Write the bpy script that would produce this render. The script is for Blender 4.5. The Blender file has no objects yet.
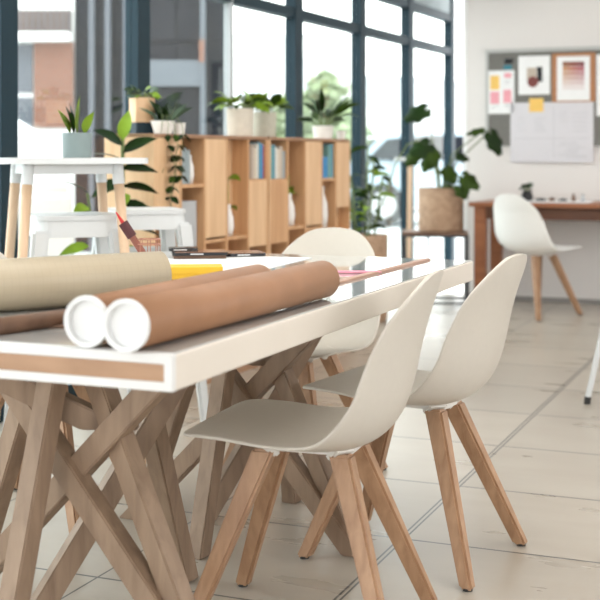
import bpy, bmesh, math, random
from mathutils import Vector, Matrix
random.seed(7)
C = bpy.context.scene.collection
F = 1240.0; H = 1.06; HY = 155.0
def G(px, d, z=0.0): return Vector(((px-300)/F*d, d, z))
def Zy(py, d): return H-(py-HY)*d/F
def FD(py, z=0.0): return (H-z)*F/(py-HY)

# ------------------------------------------------------------------ materials
def newmat(name):
    m = bpy.data.materials.new(name); m.use_nodes = True
    nt = m.node_tree; b = nt.nodes['Principled BSDF']
    return m, nt, b
def plain(name, col, rough=0.5, metal=0.0, noise=0.04, scale=30, spec=0.5, bump=0.0, coat=0.0):
    m, nt, b = newmat(name)
    tc = nt.nodes.new('ShaderNodeTexCoord'); n = nt.nodes.new('ShaderNodeTexNoise')
    n.inputs['Scale'].default_value = scale; n.inputs['Detail'].default_value = 4
    nt.links.new(tc.outputs['Object'], n.inputs['Vector'])
    r = nt.nodes.new('ShaderNodeValToRGB')
    c = Vector(col)
    lo = [max(0, x*(1-noise)) for x in c]; hi = [min(1, x*(1+noise)) for x in c]
    r.color_ramp.elements[0].position = 0.3; r.color_ramp.elements[1].position = 0.7
    r.color_ramp.elements[0].color = (*lo, 1); r.color_ramp.elements[1].color = (*hi, 1)
    nt.links.new(n.outputs['Fac'], r.inputs['Fac']); nt.links.new(r.outputs['Color'], b.inputs['Base Color'])
    b.inputs['Roughness'].default_value = rough; b.inputs['Metallic'].default_value = metal
    b.inputs['Specular IOR Level'].default_value = spec
    b.inputs['Coat Weight'].default_value = coat
    if bump:
        bp = nt.nodes.new('ShaderNodeBump'); bp.inputs['Strength'].default_value = bump; bp.inputs['Distance'].default_value = 0.01
        nt.links.new(n.outputs['Fac'], bp.inputs['Height']); nt.links.new(bp.outputs['Normal'], b.inputs['Normal'])
    return m
def wood(name, c1, c2, stretch=(14, 14, 1.2), rough=0.5, scale=3.0):
    m, nt, b = newmat(name)
    tc = nt.nodes.new('ShaderNodeTexCoord'); mp = nt.nodes.new('ShaderNodeMapping')
    mp.inputs['Scale'].default_value = stretch
    n = nt.nodes.new('ShaderNodeTexNoise'); n.inputs['Scale'].default_value = scale
    n.inputs['Detail'].default_value = 8; n.inputs['Distortion'].default_value = 0.6
    r = nt.nodes.new('ShaderNodeValToRGB')
    r.color_ramp.elements[0].position = 0.3; r.color_ramp.elements[1].position = 0.72
    r.color_ramp.elements[0].color = (*c1, 1); r.color_ramp.elements[1].color = (*c2, 1)
    nt.links.new(tc.outputs['Object'], mp.inputs['Vector']); nt.links.new(mp.outputs['Vector'], n.inputs['Vector'])
    nt.links.new(n.outputs['Fac'], r.inputs['Fac']); nt.links.new(r.outputs['Color'], b.inputs['Base Color'])
    bp = nt.nodes.new('ShaderNodeBump'); bp.inputs['Strength'].default_value = 0.12; bp.inputs['Distance'].default_value = 0.004
    nt.links.new(n.outputs['Fac'], bp.inputs['Height']); nt.links.new(bp.outputs['Normal'], b.inputs['Normal'])
    b.inputs['Roughness'].default_value = rough
    return m
def glassmat(name, tint=(0.97, 1, 0.99), gloss=0.15):
    m = bpy.data.materials.new(name); m.use_nodes = True; nt = m.node_tree; nt.nodes.clear()
    o = nt.nodes.new('ShaderNodeOutputMaterial'); t = nt.nodes.new('ShaderNodeBsdfTransparent')
    t.inputs['Color'].default_value = (*tint, 1)
    g = nt.nodes.new('ShaderNodeBsdfGlossy'); g.inputs['Roughness'].default_value = 0.02
    fr = nt.nodes.new('ShaderNodeFresnel'); fr.inputs['IOR'].default_value = 1.45
    mu = nt.nodes.new('ShaderNodeMath'); mu.operation = 'MULTIPLY'; mu.inputs[1].default_value = gloss
    mx = nt.nodes.new('ShaderNodeMixShader')
    nt.links.new(fr.outputs[0], mu.inputs[0]); nt.links.new(mu.outputs[0], mx.inputs[0])
    nt.links.new(t.outputs[0], mx.inputs[1]); nt.links.new(g.outputs[0], mx.inputs[2]); nt.links.new(mx.outputs[0], o.inputs['Surface'])
    return m

M = {}
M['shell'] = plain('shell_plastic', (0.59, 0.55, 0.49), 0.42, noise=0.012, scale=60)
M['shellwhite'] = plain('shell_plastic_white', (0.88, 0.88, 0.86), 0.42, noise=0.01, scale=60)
M['mount'] = plain('mount_plastic', (0.74, 0.72, 0.68), 0.4, noise=0.01)
M['beech'] = wood('beech_leg', (0.32, 0.175, 0.095), (0.46, 0.28, 0.165), (16, 16, 1.5), 0.45)
M['trestle'] = wood('trestle_wood', (0.225, 0.15, 0.10), (0.345, 0.24, 0.165), (10, 10, 2.0), 0.55)
M['ruler'] = wood('ruler_wood', (0.36, 0.20, 0.14), (0.48, 0.29, 0.21), (14, 1.2, 14), 0.45)
M['foot'] = plain('foot_rubber', (0.03, 0.03, 0.03), 0.7)
M['tabletop'] = plain('tabletop_gloss', (0.5, 0.51, 0.5), 0.06, noise=0.03, scale=3, spec=0.7, coat=0.5)
M['tableedge'] = plain('table_edge', (0.70, 0.64, 0.57), 0.35, noise=0.03, scale=3)
M['tableend'] = plain('table_end_band', (0.72, 0.72, 0.715), 0.35, noise=0.01, scale=3)
M['tablecore'] = wood('table_core', (0.33, 0.19, 0.11), (0.46, 0.28, 0.17), (2, 14, 14), 0.5)
M['card'] = plain('kraft_card', (0.33, 0.165, 0.085), 0.5, noise=0.07, scale=14)
M['carddark'] = plain('dark_card', (0.16, 0.085, 0.05), 0.55, noise=0.15, scale=20)
M['cardmid'] = plain('brown_paper', (0.15, 0.08, 0.048), 0.6, noise=0.2, scale=20)
M['cap'] = plain('white_cap', (0.74, 0.75, 0.755), 0.35, noise=0.01)
M['paper'] = plain('white_paper', (0.84, 0.85, 0.86), 0.6, noise=0.015)
M['yellow'] = plain('yellow_card', (0.85, 0.50, 0.03), 0.45, noise=0.03)
M['black'] = plain('black_glass', (0.012, 0.012, 0.015), 0.15)
M['brownscreen'] = plain('warm_cover', (0.30, 0.14, 0.08), 0.2)
M['silver'] = plain('silver', (0.7, 0.7, 0.7), 0.3, metal=0.9)
M['red'] = plain('red_paint', (0.55, 0.02, 0.02), 0.3)
M['darkred'] = plain('dark_brush', (0.07, 0.012, 0.015), 0.5)
M['brownbrush'] = plain('brown_brush', (0.26, 0.09, 0.06), 0.6)
M['pink'] = plain('pink_pencil', (0.80, 0.32, 0.42), 0.4)
M['copper'] = plain('copper_wire', (0.42, 0.19, 0.13), 0.4, metal=0.5)
M['frame'] = plain('window_frame_paint', (0.012, 0.032, 0.046), 0.5, noise=0.05, scale=3, spec=0.2)
M['framegrey'] = plain('grey_mullion', (0.42, 0.45, 0.47), 0.4, noise=0.03)
M['glass'] = glassmat('window_glass')
M['wall'] = plain('wall_paint', (0.74, 0.715, 0.70), 0.8, noise=0.012, scale=2)
M['wallw'] = plain('white_column_paint', (0.86, 0.87, 0.87), 0.7, noise=0.01, scale=2)
M['ceil'] = plain('ceiling_paint', (0.75, 0.75, 0.75), 0.9, noise=0.01, scale=2)
M['header'] = plain('header_paint', (0.42, 0.46, 0.47), 0.8, noise=0.02, scale=2)
M['skirt'] = plain('skirting_paint', (0.30, 0.29, 0.28), 0.6)
M['whitemetal'] = plain('white_metal', (0.66, 0.68, 0.69), 0.35, noise=0.01)
M['paleleg'] = wood('pale_leg', (0.62, 0.42, 0.27), (0.76, 0.55, 0.38), (12, 12, 1.2), 0.45)
M['ply'] = wood('plywood', (0.52, 0.28, 0.135), (0.68, 0.41, 0.22), (9, 9, 0.9), 0.45, 2.0)
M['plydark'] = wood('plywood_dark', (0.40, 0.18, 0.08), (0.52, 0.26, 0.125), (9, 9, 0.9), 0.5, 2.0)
M['plyedge'] = plain('ply_edge', (0.34, 0.19, 0.11), 0.5, noise=0.1)
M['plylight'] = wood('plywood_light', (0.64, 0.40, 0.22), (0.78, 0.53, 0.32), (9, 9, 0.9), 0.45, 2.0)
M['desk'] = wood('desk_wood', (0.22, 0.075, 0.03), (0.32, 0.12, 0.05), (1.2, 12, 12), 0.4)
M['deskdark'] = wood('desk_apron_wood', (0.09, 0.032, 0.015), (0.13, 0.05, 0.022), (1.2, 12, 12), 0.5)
M['blackmetal'] = plain('black_metal', (0.02, 0.022, 0.025), 0.4)
M['leaf'] = plain('leaf_green', (0.030, 0.058, 0.007), 0.4, noise=0.45, scale=7, spec=0.12)
M['leafbright'] = plain('leaf_bright', (0.17, 0.27, 0.022), 0.4, noise=0.35, scale=9, spec=0.12)
M['leafdark'] = plain('leaf_dark', (0.012, 0.030, 0.006), 0.35, noise=0.5, scale=7, spec=0.12)
M['leafgrey'] = plain('leaf_grey', (0.07, 0.11, 0.065), 0.5, noise=0.4, scale=12, spec=0.2)
M['stem'] = plain('plant_stem', (0.12, 0.16, 0.05), 0.6)
M['soil'] = plain('soil', (0.05, 0.03, 0.02), 0.9, noise=0.4)
M['potgrey'] = plain('grey_green_pot', (0.20, 0.255, 0.255), 0.5, noise=0.03)
M['potwhite'] = plain('white_pot', (0.80, 0.78, 0.74), 0.5, noise=0.03)
M['potcream'] = plain('cream_pot', (0.66, 0.60, 0.51), 0.6, noise=0.05)
M['potolive'] = plain('stone_pot', (0.48, 0.46, 0.38), 0.6, noise=0.06)
M['asphalt'] = plain('outdoor_paving', (0.55, 0.57, 0.57), 0.9, noise=0.08, scale=1)
M['facadewhite'] = plain('white_render', (0.75, 0.75, 0.74), 0.9, noise=0.03, scale=1)
M['facadegrey'] = plain('grey_cladding', (0.017, 0.018, 0.024), 0.6, noise=0.12, scale=1, spec=0.1)
M['facadedark'] = plain('dark_window_glass', (0.010, 0.012, 0.018), 0.4, noise=0.4, scale=0.8, spec=0.1)
M['facadepale'] = plain('pale_cladding', (0.10, 0.11, 0.13), 0.7, noise=0.06, scale=1)
M['signband'] = plain('sign_band_paint', (0.11, 0.125, 0.145), 0.7, noise=0.06, scale=2)
M['terracotta'] = plain('terracotta_panel', (0.12, 0.085, 0.075), 0.7, noise=0.2, scale=3)
M['farwindow'] = plain('far_window', (0.5, 0.53, 0.56), 0.7)  # paled so the bright outdoor haze sits in the colour
M['carwhite'] = plain('car_paint', (0.92, 0.93, 0.94), 0.2, noise=0.005)
M['carred'] = plain('car_paint_rose', (0.6, 0.22, 0.22), 0.25, noise=0.01)
M['carblue'] = plain('car_paint_grey', (0.38, 0.48, 0.55), 0.25, noise=0.01)
M['tyre'] = plain('tyre', (0.03, 0.03, 0.03), 0.8)
M['treeleaf'] = plain('tree_leaf', (0.36, 0.43, 0.26), 0.6, noise=0.3, scale=3)  # leaf green lightened, with outdoor haze and glare put into it
M['board'] = plain('grey_felt', (0.17, 0.168, 0.155), 0.9, noise=0.06, scale=40)
M['boardframe'] = plain('board_frame', (0.48, 0.49, 0.48), 0.4, noise=0.02)
M['cork'] = plain('cork', (0.42, 0.20, 0.10), 0.8, noise=0.1, scale=60)
M['sticky'] = plain('sticky_yellow', (0.85, 0.55, 0.14), 0.6, noise=0.03)
M['stickypink'] = plain('sticky_pink', (0.82, 0.36, 0.42), 0.6, noise=0.03)
M['teal'] = plain('teal_swatch', (0.02, 0.19, 0.26), 0.6)
M['boardpaper'] = plain('board_paper', (0.66, 0.65, 0.69), 0.7, noise=0.01)
M['ink'] = plain('faint_ink', (0.50, 0.50, 0.53), 0.8)
M['vase'] = plain('white_vase', (0.82, 0.80, 0.78), 0.3, noise=0.01)
M['boxgrey'] = plain('grey_box', (0.46, 0.48, 0.50), 0.6, noise=0.03)

def basketmat():
    m, nt, b = newmat('woven_basket')
    tc = nt.nodes.new('ShaderNodeTexCoord'); n = nt.nodes.new('ShaderNodeTexNoise'); w = nt.nodes.new('ShaderNodeTexWave')
    w.bands_direction = 'Z'; w.inputs['Scale'].default_value = 22; w.inputs['Distortion'].default_value = 6; w.inputs['Detail'].default_value = 3
    n.inputs['Scale'].default_value = 25
    mx = nt.nodes.new('ShaderNodeMath'); mx.operation = 'MULTIPLY'
    nt.links.new(tc.outputs['Object'], w.inputs['Vector']); nt.links.new(tc.outputs['Object'], n.inputs['Vector'])
    nt.links.new(w.outputs['Fac'], mx.inputs[0]); nt.links.new(n.outputs['Fac'], mx.inputs[1])
    r = nt.nodes.new('ShaderNodeValToRGB'); r.color_ramp.elements[0].color = (0.27, 0.15, 0.085, 1); r.color_ramp.elements[1].color = (0.74, 0.52, 0.36, 1)
    r.color_ramp.elements[1].position = 0.6
    nt.links.new(mx.outputs[0], r.inputs['Fac']); nt.links.new(r.outputs['Color'], b.inputs['Base Color'])
    bp = nt.nodes.new('ShaderNodeBump'); bp.inputs['Strength'].default_value = 0.6; bp.inputs['Distance'].default_value = 0.02
    nt.links.new(mx.outputs[0], bp.inputs['Height']); nt.links.new(bp.outputs['Normal'], b.inputs['Normal'])
    b.inputs['Roughness'].default_value = 0.8
    return m
M['basket'] = basketmat()

def brickmat():
    m, nt, b = newmat('salmon_brick')
    tc = nt.nodes.new('ShaderNodeTexCoord'); mp = nt.nodes.new('ShaderNodeMapping'); mp.inputs['Rotation'].default_value = (math.pi/2, 0, 0)
    br = nt.nodes.new('ShaderNodeTexBrick'); br.inputs['Scale'].default_value = 4
    br.inputs['Color1'].default_value = (0.20, 0.088, 0.058, 1); br.inputs['Color2'].default_value = (0.22, 0.10, 0.068, 1); br.inputs['Mortar'].default_value = (0.19, 0.14, 0.12, 1)
    nt.links.new(tc.outputs['Object'], mp.inputs['Vector']); nt.links.new(mp.outputs['Vector'], br.inputs['Vector'])
    nt.links.new(br.outputs['Color'], b.inputs['Base Color']); b.inputs['Roughness'].default_value = 0.9
    return m
M['brick'] = brickmat()

def gridpaper():
    m, nt, b = newmat('tracing_paper_grid')
    tc = nt.nodes.new('ShaderNodeTexCoord'); sp = nt.nodes.new('ShaderNodeSeparateXYZ')
    nt.links.new(tc.outputs['Object'], sp.inputs[0])
    at = nt.nodes.new('ShaderNodeMath'); at.operation = 'ARCTAN2'
    nt.links.new(sp.outputs['Y'], at.inputs[0]); nt.links.new(sp.outputs['Z'], at.inputs[1])
    def lines(sock, k, w):
        a = nt.nodes.new('ShaderNodeMath'); a.operation = 'MULTIPLY'; a.inputs[1].default_value = k; nt.links.new(sock, a.inputs[0])
        f = nt.nodes.new('ShaderNodeMath'); f.operation = 'FRACT'; nt.links.new(a.outputs[0], f.inputs[0])
        l = nt.nodes.new('ShaderNodeMath'); l.operation = 'LESS_THAN'; l.inputs[1].default_value = w; nt.links.new(f.outputs[0], l.inputs[0])
        return l.outputs[0]
    l1 = lines(sp.outputs['X'], 60, 0.12); l2 = lines(at.outputs[0], 3.2, 0.10)
    mx = nt.nodes.new('ShaderNodeMath'); mx.operation = 'MAXIMUM'; nt.links.new(l1, mx.inputs[0]); nt.links.new(l2, mx.inputs[1])
    n = nt.nodes.new('ShaderNodeTexNoise'); n.inputs['Scale'].default_value = 5
    nt.links.new(tc.outputs['Object'], n.inputs['Vector'])
    r = nt.nodes.new('ShaderNodeValToRGB'); r.color_ramp.elements[0].color = (0.42, 0.345, 0.235, 1); r.color_ramp.elements[1].color = (0.53, 0.455, 0.335, 1)
    nt.links.new(n.outputs['Fac'], r.inputs['Fac'])
    mc = nt.nodes.new('ShaderNodeMix'); mc.data_type = 'RGBA'
    mu = nt.nodes.new('ShaderNodeMath'); mu.operation = 'MULTIPLY'; mu.inputs[1].default_value = 0.16
    nt.links.new(mx.outputs[0], mu.inputs[0]); nt.links.new(mu.outputs[0], mc.inputs['Factor'])
    nt.links.new(r.outputs['Color'], mc.inputs['A']); mc.inputs['B'].default_value = (0.34, 0.27, 0.18, 1)
    nt.links.new(mc.outputs['Result'], b.inputs['Base Color']); b.inputs['Roughness'].default_value = 0.4
    return m
M['grid'] = gridpaper()

TX, TY = 0.612, 0.59
def floormat():
    m, nt, b = newmat('floor_tiles')
    N = nt.nodes.new; L = nt.links.new
    tc = N('ShaderNodeTexCoord'); sp = N('ShaderNodeSeparateXYZ'); L(tc.outputs['Object'], sp.inputs[0])
    def math_(op, a, bb=None):
        n = N('ShaderNodeMath'); n.operation = op
        for i, v in enumerate((a, bb)):
            if v is None: continue
            if isinstance(v, (int, float)): n.inputs[i].default_value = v
            else: L(v, n.inputs[i])
        return n.outputs[0]
    sx = math_('DIVIDE', sp.outputs['X'], TX); sy = math_('DIVIDE', sp.outputs['Y'], TY)
    def dist(s, size):
        f = math_('FRACT', math_('ADD', s, 0.5)); return math_('MULTIPLY', math_('ABSOLUTE', math_('SUBTRACT', f, 0.5)), size)
    gx = math_('LESS_THAN', dist(sx, TX), 0.0028); gy = math_('LESS_THAN', dist(sy, TY), 0.0042)
    ax = math_('ABSOLUTE', sp.outputs['X'])
    j1 = math_('LESS_THAN', math_('ABSOLUTE', math_('SUBTRACT', ax, 0.0068)), 0.0030)
    j0 = math_('GREATER_THAN', ax, 0.0040)
    g = math_('MAXIMUM', gx, gy); g = math_('MULTIPLY', g, j0); g = math_('MAXIMUM', g, j1)
    fx = math_('FLOOR', sx); fy = math_('FLOOR', sy)
    cv = N('ShaderNodeCombineXYZ'); L(fx, cv.inputs[0]); L(fy, cv.inputs[1])
    wn = N('ShaderNodeTexWhiteNoise'); L(cv.outputs[0], wn.inputs['Vector'])
    mp = N('ShaderNodeMapping'); mp.inputs['Scale'].default_value = (1.4, 5.0, 1); L(tc.outputs['Object'], mp.inputs['Vector'])
    ad = N('ShaderNodeVectorMath'); ad.operation = 'ADD'; L(mp.outputs['Vector'], ad.inputs[0])
    sc = N('ShaderNodeVectorMath'); sc.operation = 'SCALE'; L(wn.outputs['Color'], sc.inputs[0]); sc.inputs['Scale'].default_value = 9.0
    L(sc.outputs[0], ad.inputs[1])
    n = N('ShaderNodeTexNoise'); n.inputs['Scale'].default_value = 1.3; n.inputs['Detail'].default_value = 5; n.inputs['Distortion'].default_value = 0.3
    L(ad.outputs[0], n.inputs['Vector'])
    r = N('ShaderNodeValToRGB'); r.color_ramp.elements[0].position = 0.3; r.color_ramp.elements[1].position = 0.7
    r.color_ramp.elements[0].color = (0.415, 0.365, 0.305, 1); r.color_ramp.elements[1].color = (0.485, 0.44, 0.38, 1)
    L(n.outputs['Fac'], r.inputs['Fac'])
    hs = N('ShaderNodeHueSaturation'); L(r.outputs['Color'], hs.inputs['Color'])
    L(math_('ADD', math_('MULTIPLY', wn.outputs['Value'], 0.16), 0.92), hs.inputs['Value'])
    mc = N('ShaderNodeMix'); mc.data_type = 'RGBA'; L(g, mc.inputs['Factor']); L(hs.outputs['Color'], mc.inputs['A'])
    mc.inputs['B'].default_value = (0.08, 0.078, 0.075, 1)
    L(mc.outputs['Result'], b.inputs['Base Color'])
    L(math_('ADD', math_('MULTIPLY', n.outputs['Fac'], 0.15), 0.22), b.inputs['Roughness'])
    b.inputs['Specular IOR Level'].default_value = 0.6
    return m
M['floor'] = floormat()

# ------------------------------------------------------------------ helpers
def link(name, me, parent=None, loc=None, rot=None):
    o = bpy.data.objects.new(name, me); C.objects.link(o)
    if parent is not None: o.parent = parent
    if loc is not None: o.location = loc
    if rot is not None: o.rotation_euler = rot
    return o
def obj(name, bm, mat, parent=None, loc=None, rot=None, smooth=False, mods=()):
    bmesh.ops.recalc_face_normals(bm, faces=bm.faces[:])
    me = bpy.data.meshes.new(name); bm.to_mesh(me); bm.free()
    mats = mat if isinstance(mat, (list, tuple)) else [mat]
    for x in mats: me.materials.append(M[x])
    if smooth:
        for p in me.polygons: p.use_smooth = True
    return link(name, me, parent, loc, rot)
def thing(name, label, cat, loc=(0, 0, 0), rotz=0.0, group=None):
    o = link(name, None, None, loc, (0, 0, rotz)); o['label'] = label; o['category'] = cat
    if group: o['group'] = group
    return o
def tag(o, label, cat, group=None):
    o['label'] = label; o['category'] = cat
    if group: o['group'] = group
    return o
def struct(o): o['kind'] = 'structure'; return o
def box(bm, x0, x1, y0, y1, z0, z1, mi=0, bev=0.0):
    r = bmesh.ops.create_cube(bm, size=1.0)
    vs = r['verts']
    for v in vs:
        v.co = Vector((x0 if v.co.x < 0 else x1, y0 if v.co.y < 0 else y1, z0 if v.co.z < 0 else z1))
    fs = set(f for v in vs for f in v.link_faces)
    for f in fs: f.material_index = mi
    if bev:
        es = list(set(e for f in fs for e in f.edges))
        bmesh.ops.bevel(bm, geom=es, offset=bev, segments=2, affect='EDGES', profile=0.6)
def B(name, x0, x1, y0, y1, z0, z1, mat, parent=None, bev=0.0, loc=None, rot=None):
    bm = bmesh.new(); box(bm, x0, x1, y0, y1, z0, z1, 0, bev)
    return obj(name, bm, mat, parent, loc, rot)
def beam(bm, p, q, w0, h0, w1=None, h1=None, up=Vector((0, 0, 1)), bev=0.003, flat=False):
    """tapering square-section bar from p to q; flat: ends cut horizontal"""
    p = Vector(p); q = Vector(q); w1 = w0 if w1 is None else w1; h1 = h0 if h1 is None else h1
    d = (q-p).normalized()
    s = d.cross(up)
    if s.length < 1e-4: s = Vector((1, 0, 0))
    s.normalize(); t = s.cross(d).normalized()
    vs = []
    for c, w, h in ((p, w0, h0), (q, w1, h1)):
        for a, b_ in ((-1, -1), (1, -1), (1, 1), (-1, 1)):
            co = c+s*(a*w/2)+t*(b_*h/2)
            if flat and abs(d.z) > 0.2: co = co-d*((co.z-c.z)/d.z)
            vs.append(bm.verts.new(co))
    f = [bm.faces.new([vs[i] for i in k]) for k in ((0, 1, 2, 3), (7, 6, 5, 4), (0, 4, 5, 1), (1, 5, 6, 2), (2, 6, 7, 3), (3, 7, 4, 0))]
    if bev:
        es = [e for e in set(e for x in f for e in x.edges)]
        bmesh.ops.bevel(bm, geom=es, offset=bev, segments=2, affect='EDGES')
def lathe(bm, prof, n=40, mi=0, cap=True):
    rings = []
    for r, z in prof:
        if r < 1e-5: rings.append([bm.verts.new((0, 0, z))])
        else: rings.append([bm.verts.new((r*math.cos(2*math.pi*k/n), r*math.sin(2*math.pi*k/n), z)) for k in range(n)])
    for a, b_ in zip(rings, rings[1:]):
        for k in range(n):
            k2 = (k+1) % n
            if len(a) == 1 and len(b_) == 1: continue
            if len(a) == 1: f = bm.faces.new((a[0], b_[k2], b_[k]))
            elif len(b_) == 1: f = bm.faces.new((a[k], a[k2], b_[0]))
            else: f = bm.faces.new((a[k], a[k2], b_[k2], b_[k]))
            f.material_index = mi
def tube(bm, pts, r, n=10, r2=None):
    pts = [Vector(p) for p in pts]; rings = []
    for i, p in enumerate(pts):
        d = (pts[min(i+1, len(pts)-1)]-pts[max(i-1, 0)]).normalized()
        s = d.cross(Vector((0, 0, 1)))
        if s.length < 1e-3: s = Vector((1, 0, 0))
        s.normalize(); t = s.cross(d)
        rr = r if r2 is None else r+(r2-r)*i/(len(pts)-1)
        rings.append([bm.verts.new(p+(s*math.cos(2*math.pi*k/n)+t*math.sin(2*math.pi*k/n))*rr) for k in range(n)])
    for a, b_ in zip(rings, rings[1:]):
        for k in range(n): bm.faces.new((a[k], a[(k+1) % n], b_[(k+1) % n], b_[k]))
    bm.faces.new(rings[0][::-1]); bm.faces.new(rings[-1])
def rbox(bm, w, d, z0, z1, r, seg=6, taper=0.0):
    """vertical prism with rounded plan corners, centred"""
    ring = []
    for cx, cy, a0 in ((w/2-r, d/2-r, 0), (-w/2+r, d/2-r, 90), (-w/2+r, -d/2+r, 180), (w/2-r, -d/2+r, 270)):
        for k in range(seg+1):
            a = math.radians(a0+90*k/seg); ring.append((cx+r*math.cos(a), cy+r*math.sin(a)))
    lo = [bm.verts.new((x*(1+taper), y*(1+taper), z0)) for x, y in ring]; hi = [bm.verts.new((x, y, z1)) for x, y in ring]
    n = len(ring)
    for k in range(n): bm.faces.new((lo[k], lo[(k+1) % n], hi[(k+1) % n], hi[k]))
    bm.faces.new(lo[::-1]); bm.faces.new(hi)
def dup(root, loc, rotz, label=None, group=None, mats=None):
    def swap(o):
        if mats and o.type == 'MESH' and o.data.materials and o.data.materials[0].name in mats:
            o.data = o.data.copy(); o.data.materials[0] = M[mats[bpy.data.materials[o.data.materials[0].name].name]]
    r = root.copy(); C.objects.link(r); r.location = loc; r.rotation_euler = (0, 0, rotz)
    if label: r['label'] = label
    if group: r['group'] = group
    for ch in list(root.children):
        c = ch.copy(); C.objects.link(c); c.parent = r; swap(c)
        for g in list(ch.children):
            d = g.copy(); C.objects.link(d); d.parent = c; swap(d)
    return r
def catmull(pts, t):
    n = len(pts)-1; x = min(max(t, 0), 0.99999)*n; i = int(x); f = x-i
    p0, p1, p2, p3 = pts[max(i-1, 0)], pts[i], pts[i+1], pts[min(i+2, n)]
    return [0.5*((2*b)+(-a+c)*f+(2*a-5*b+4*c-d)*f*f+(-a+3*b-3*c+d)*f**3) for a, b, c, d in zip(p0, p1, p2, p3)]
RL = random.Random(99)
def leaf(bm, base, dirv, L, W, droop=0.3, fold=0.15, n=6, mi=0, shape=1.0, lobes=0, roll=None):
    base = Vector(base); d = Vector(dirv).normalized(); s = d.cross(Vector((0, 0, 1)))
    if s.length < 0.05: s = Vector((1, 0, 0))
    s.normalize(); rows = []
    if roll is None: roll = RL.uniform(-1.1, 1.1)
    s = Matrix.Rotation(roll, 3, d) @ s
    p = base.copy(); step = L/n; dd = d.copy()
    for i in range(n+1):
        t = i/n; w = W*0.5*math.sin(math.pi*min(1, (t**0.8)*0.97+0.03))**shape
        if lobes and i % 2: w *= 0.72
        up = s.cross(dd).normalized()
        rows.append((bm.verts.new(p-s*w+up*w*fold), bm.verts.new(p), bm.verts.new(p+s*w+up*w*fold)))
        dd = (dd+Vector((0, 0, -droop/n*1.6))).normalized(); p = p+dd*step; s = (s-dd*s.dot(dd)).normalized()
    for a, b_ in zip(rows, rows[1:]):
        for k in (0, 1):
            f = bm.faces.new((a[k], a[k+1], b_[k+1], b_[k])); f.material_index = mi; f.smooth = True

DEG = math.radians
U = Vector((0.925, -0.380, 0)); V = Vector((0.380, 0.925, 0))      # room axes (tiles, far wall)
RZ = math.atan2(U.y, U.x)

# ------------------------------------------------------------------ floor / far wall / ceiling
fo = Vector((0.282, 3.426, 0))
bm = bmesh.new(); bmesh.ops.create_grid(bm, x_segments=1, y_segments=1, size=0.5)
for v in bm.verts: v.co = Vector((v.co.x*16+1.0, v.co.y*20-4.0, 0))
# inside area is cut along the window line afterwards
flo = obj('floor', bm, 'floor', None, fo, (0, 0, RZ)); struct(flo)

WP0 = Vector((1.25, 10.3, 0)); WD = Vector((-0.418, -0.9085, 0)); WN = Vector((0.9085, -0.418, 0))
KW = 4316.0
def wall_s(px): return (10.3-KW/(870-px))/0.9085
me = flo.data
bm = bmesh.new(); bm.from_mesh(me)
inv = flo.matrix_basis.inverted()
lp = inv @ (WP0-WN*0.12); ln = inv.to_3x3() @ WN
g = bm.verts[:]+bm.edges[:]+bm.faces[:]
bmesh.ops.bisect_plane(bm, geom=g, plane_co=lp, plane_no=ln, clear_inner=True)
wf0 = Vector((1.236, 9.17, 0))
lp2 = inv @ (wf0+V*1.35); ln2 = inv.to_3x3() @ V
g = bm.verts[:]+bm.edges[:]+bm.faces[:]
bmesh.ops.bisect_plane(bm, geom=g, plane_co=lp2, plane_no=ln2, clear_outer=True)
bm.to_mesh(me); bm.free()

def wallT(px):
    k = (px-300)/F; return (wf0.y*k-wf0.x)/(0.925+0.38*k)
def wallP(px, py):
    t = wallT(px); p = wf0+U*t; return t, Zy(py, p.y)
WALLROT = (0, 0, RZ)
w = B('wall_far', 0.0, 6.5, 0.0, 1.3, 0, 3.0, 'wall', loc=wf0, rot=WALLROT); struct(w)
w = B('wall_column', -0.03, 0.0, -0.004, 1.25, 0, 3.0, 'wallw', loc=wf0, rot=WALLROT); struct(w)
w = B('baseboard_far', 0.0, 6.5, -0.014, 0.0, 0.0, 0.035, 'skirt', loc=wf0, rot=WALLROT, bev=0.003); struct(w)
w = B('ceiling', -6.6, 6.5, -13.0, 1.3, 3.0, 3.1, 'ceil', loc=wf0, rot=WALLROT); struct(w)
_b = bmesh.new(); _b.from_mesh(w.data); _i = w.matrix_basis.inverted()
_r = bmesh.ops.bisect_plane(_b, geom=_b.verts[:]+_b.edges[:]+_b.faces[:], plane_co=_i @ (WP0-WN*0.05), plane_no=_i.to_3x3() @ WN, clear_inner=True)
bmesh.ops.holes_fill(_b, edges=[e for e in _b.edges if e.is_boundary]); _b.to_mesh(w.data); _b.free()

bm = bmesh.new(); box(bm, 6.5, 6.6, -13.0, 1.3, 0, 1.0); box(bm, 6.5, 6.6, -13.0, 1.3, 2.5, 3.0)  # unseen side wall, added to limit open sky; strip opening shaped for fill
for k in range(6): box(bm, 6.5, 6.6, -13.0+k*2.8, -12.7+k*2.8, 1.0, 2.5)
struct(obj('unseen_wall_right', bm, 'wall', None, wf0, WALLROT))
bm = bmesh.new(); box(bm, -5.6, 6.5, -13.1, -13.0, 0, 1.0); box(bm, -5.6, 6.5, -13.1, -13.0, 2.5, 3.0)  # unseen wall behind the camera, its openings shaped to let sky fill in
for k in range(5): box(bm, -5.6+k*2.9, -5.3+k*2.9, -13.1, -13.0, 1.0, 2.5)
struct(obj('unseen_wall_back', bm, 'wall', None, wf0, WALLROT))
# ------------------------------------------------------------------ window wall
WROT = (0, 0, math.atan2(WD.y, WD.x))       # local x runs along the wall toward the camera, local -y... room side
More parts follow.
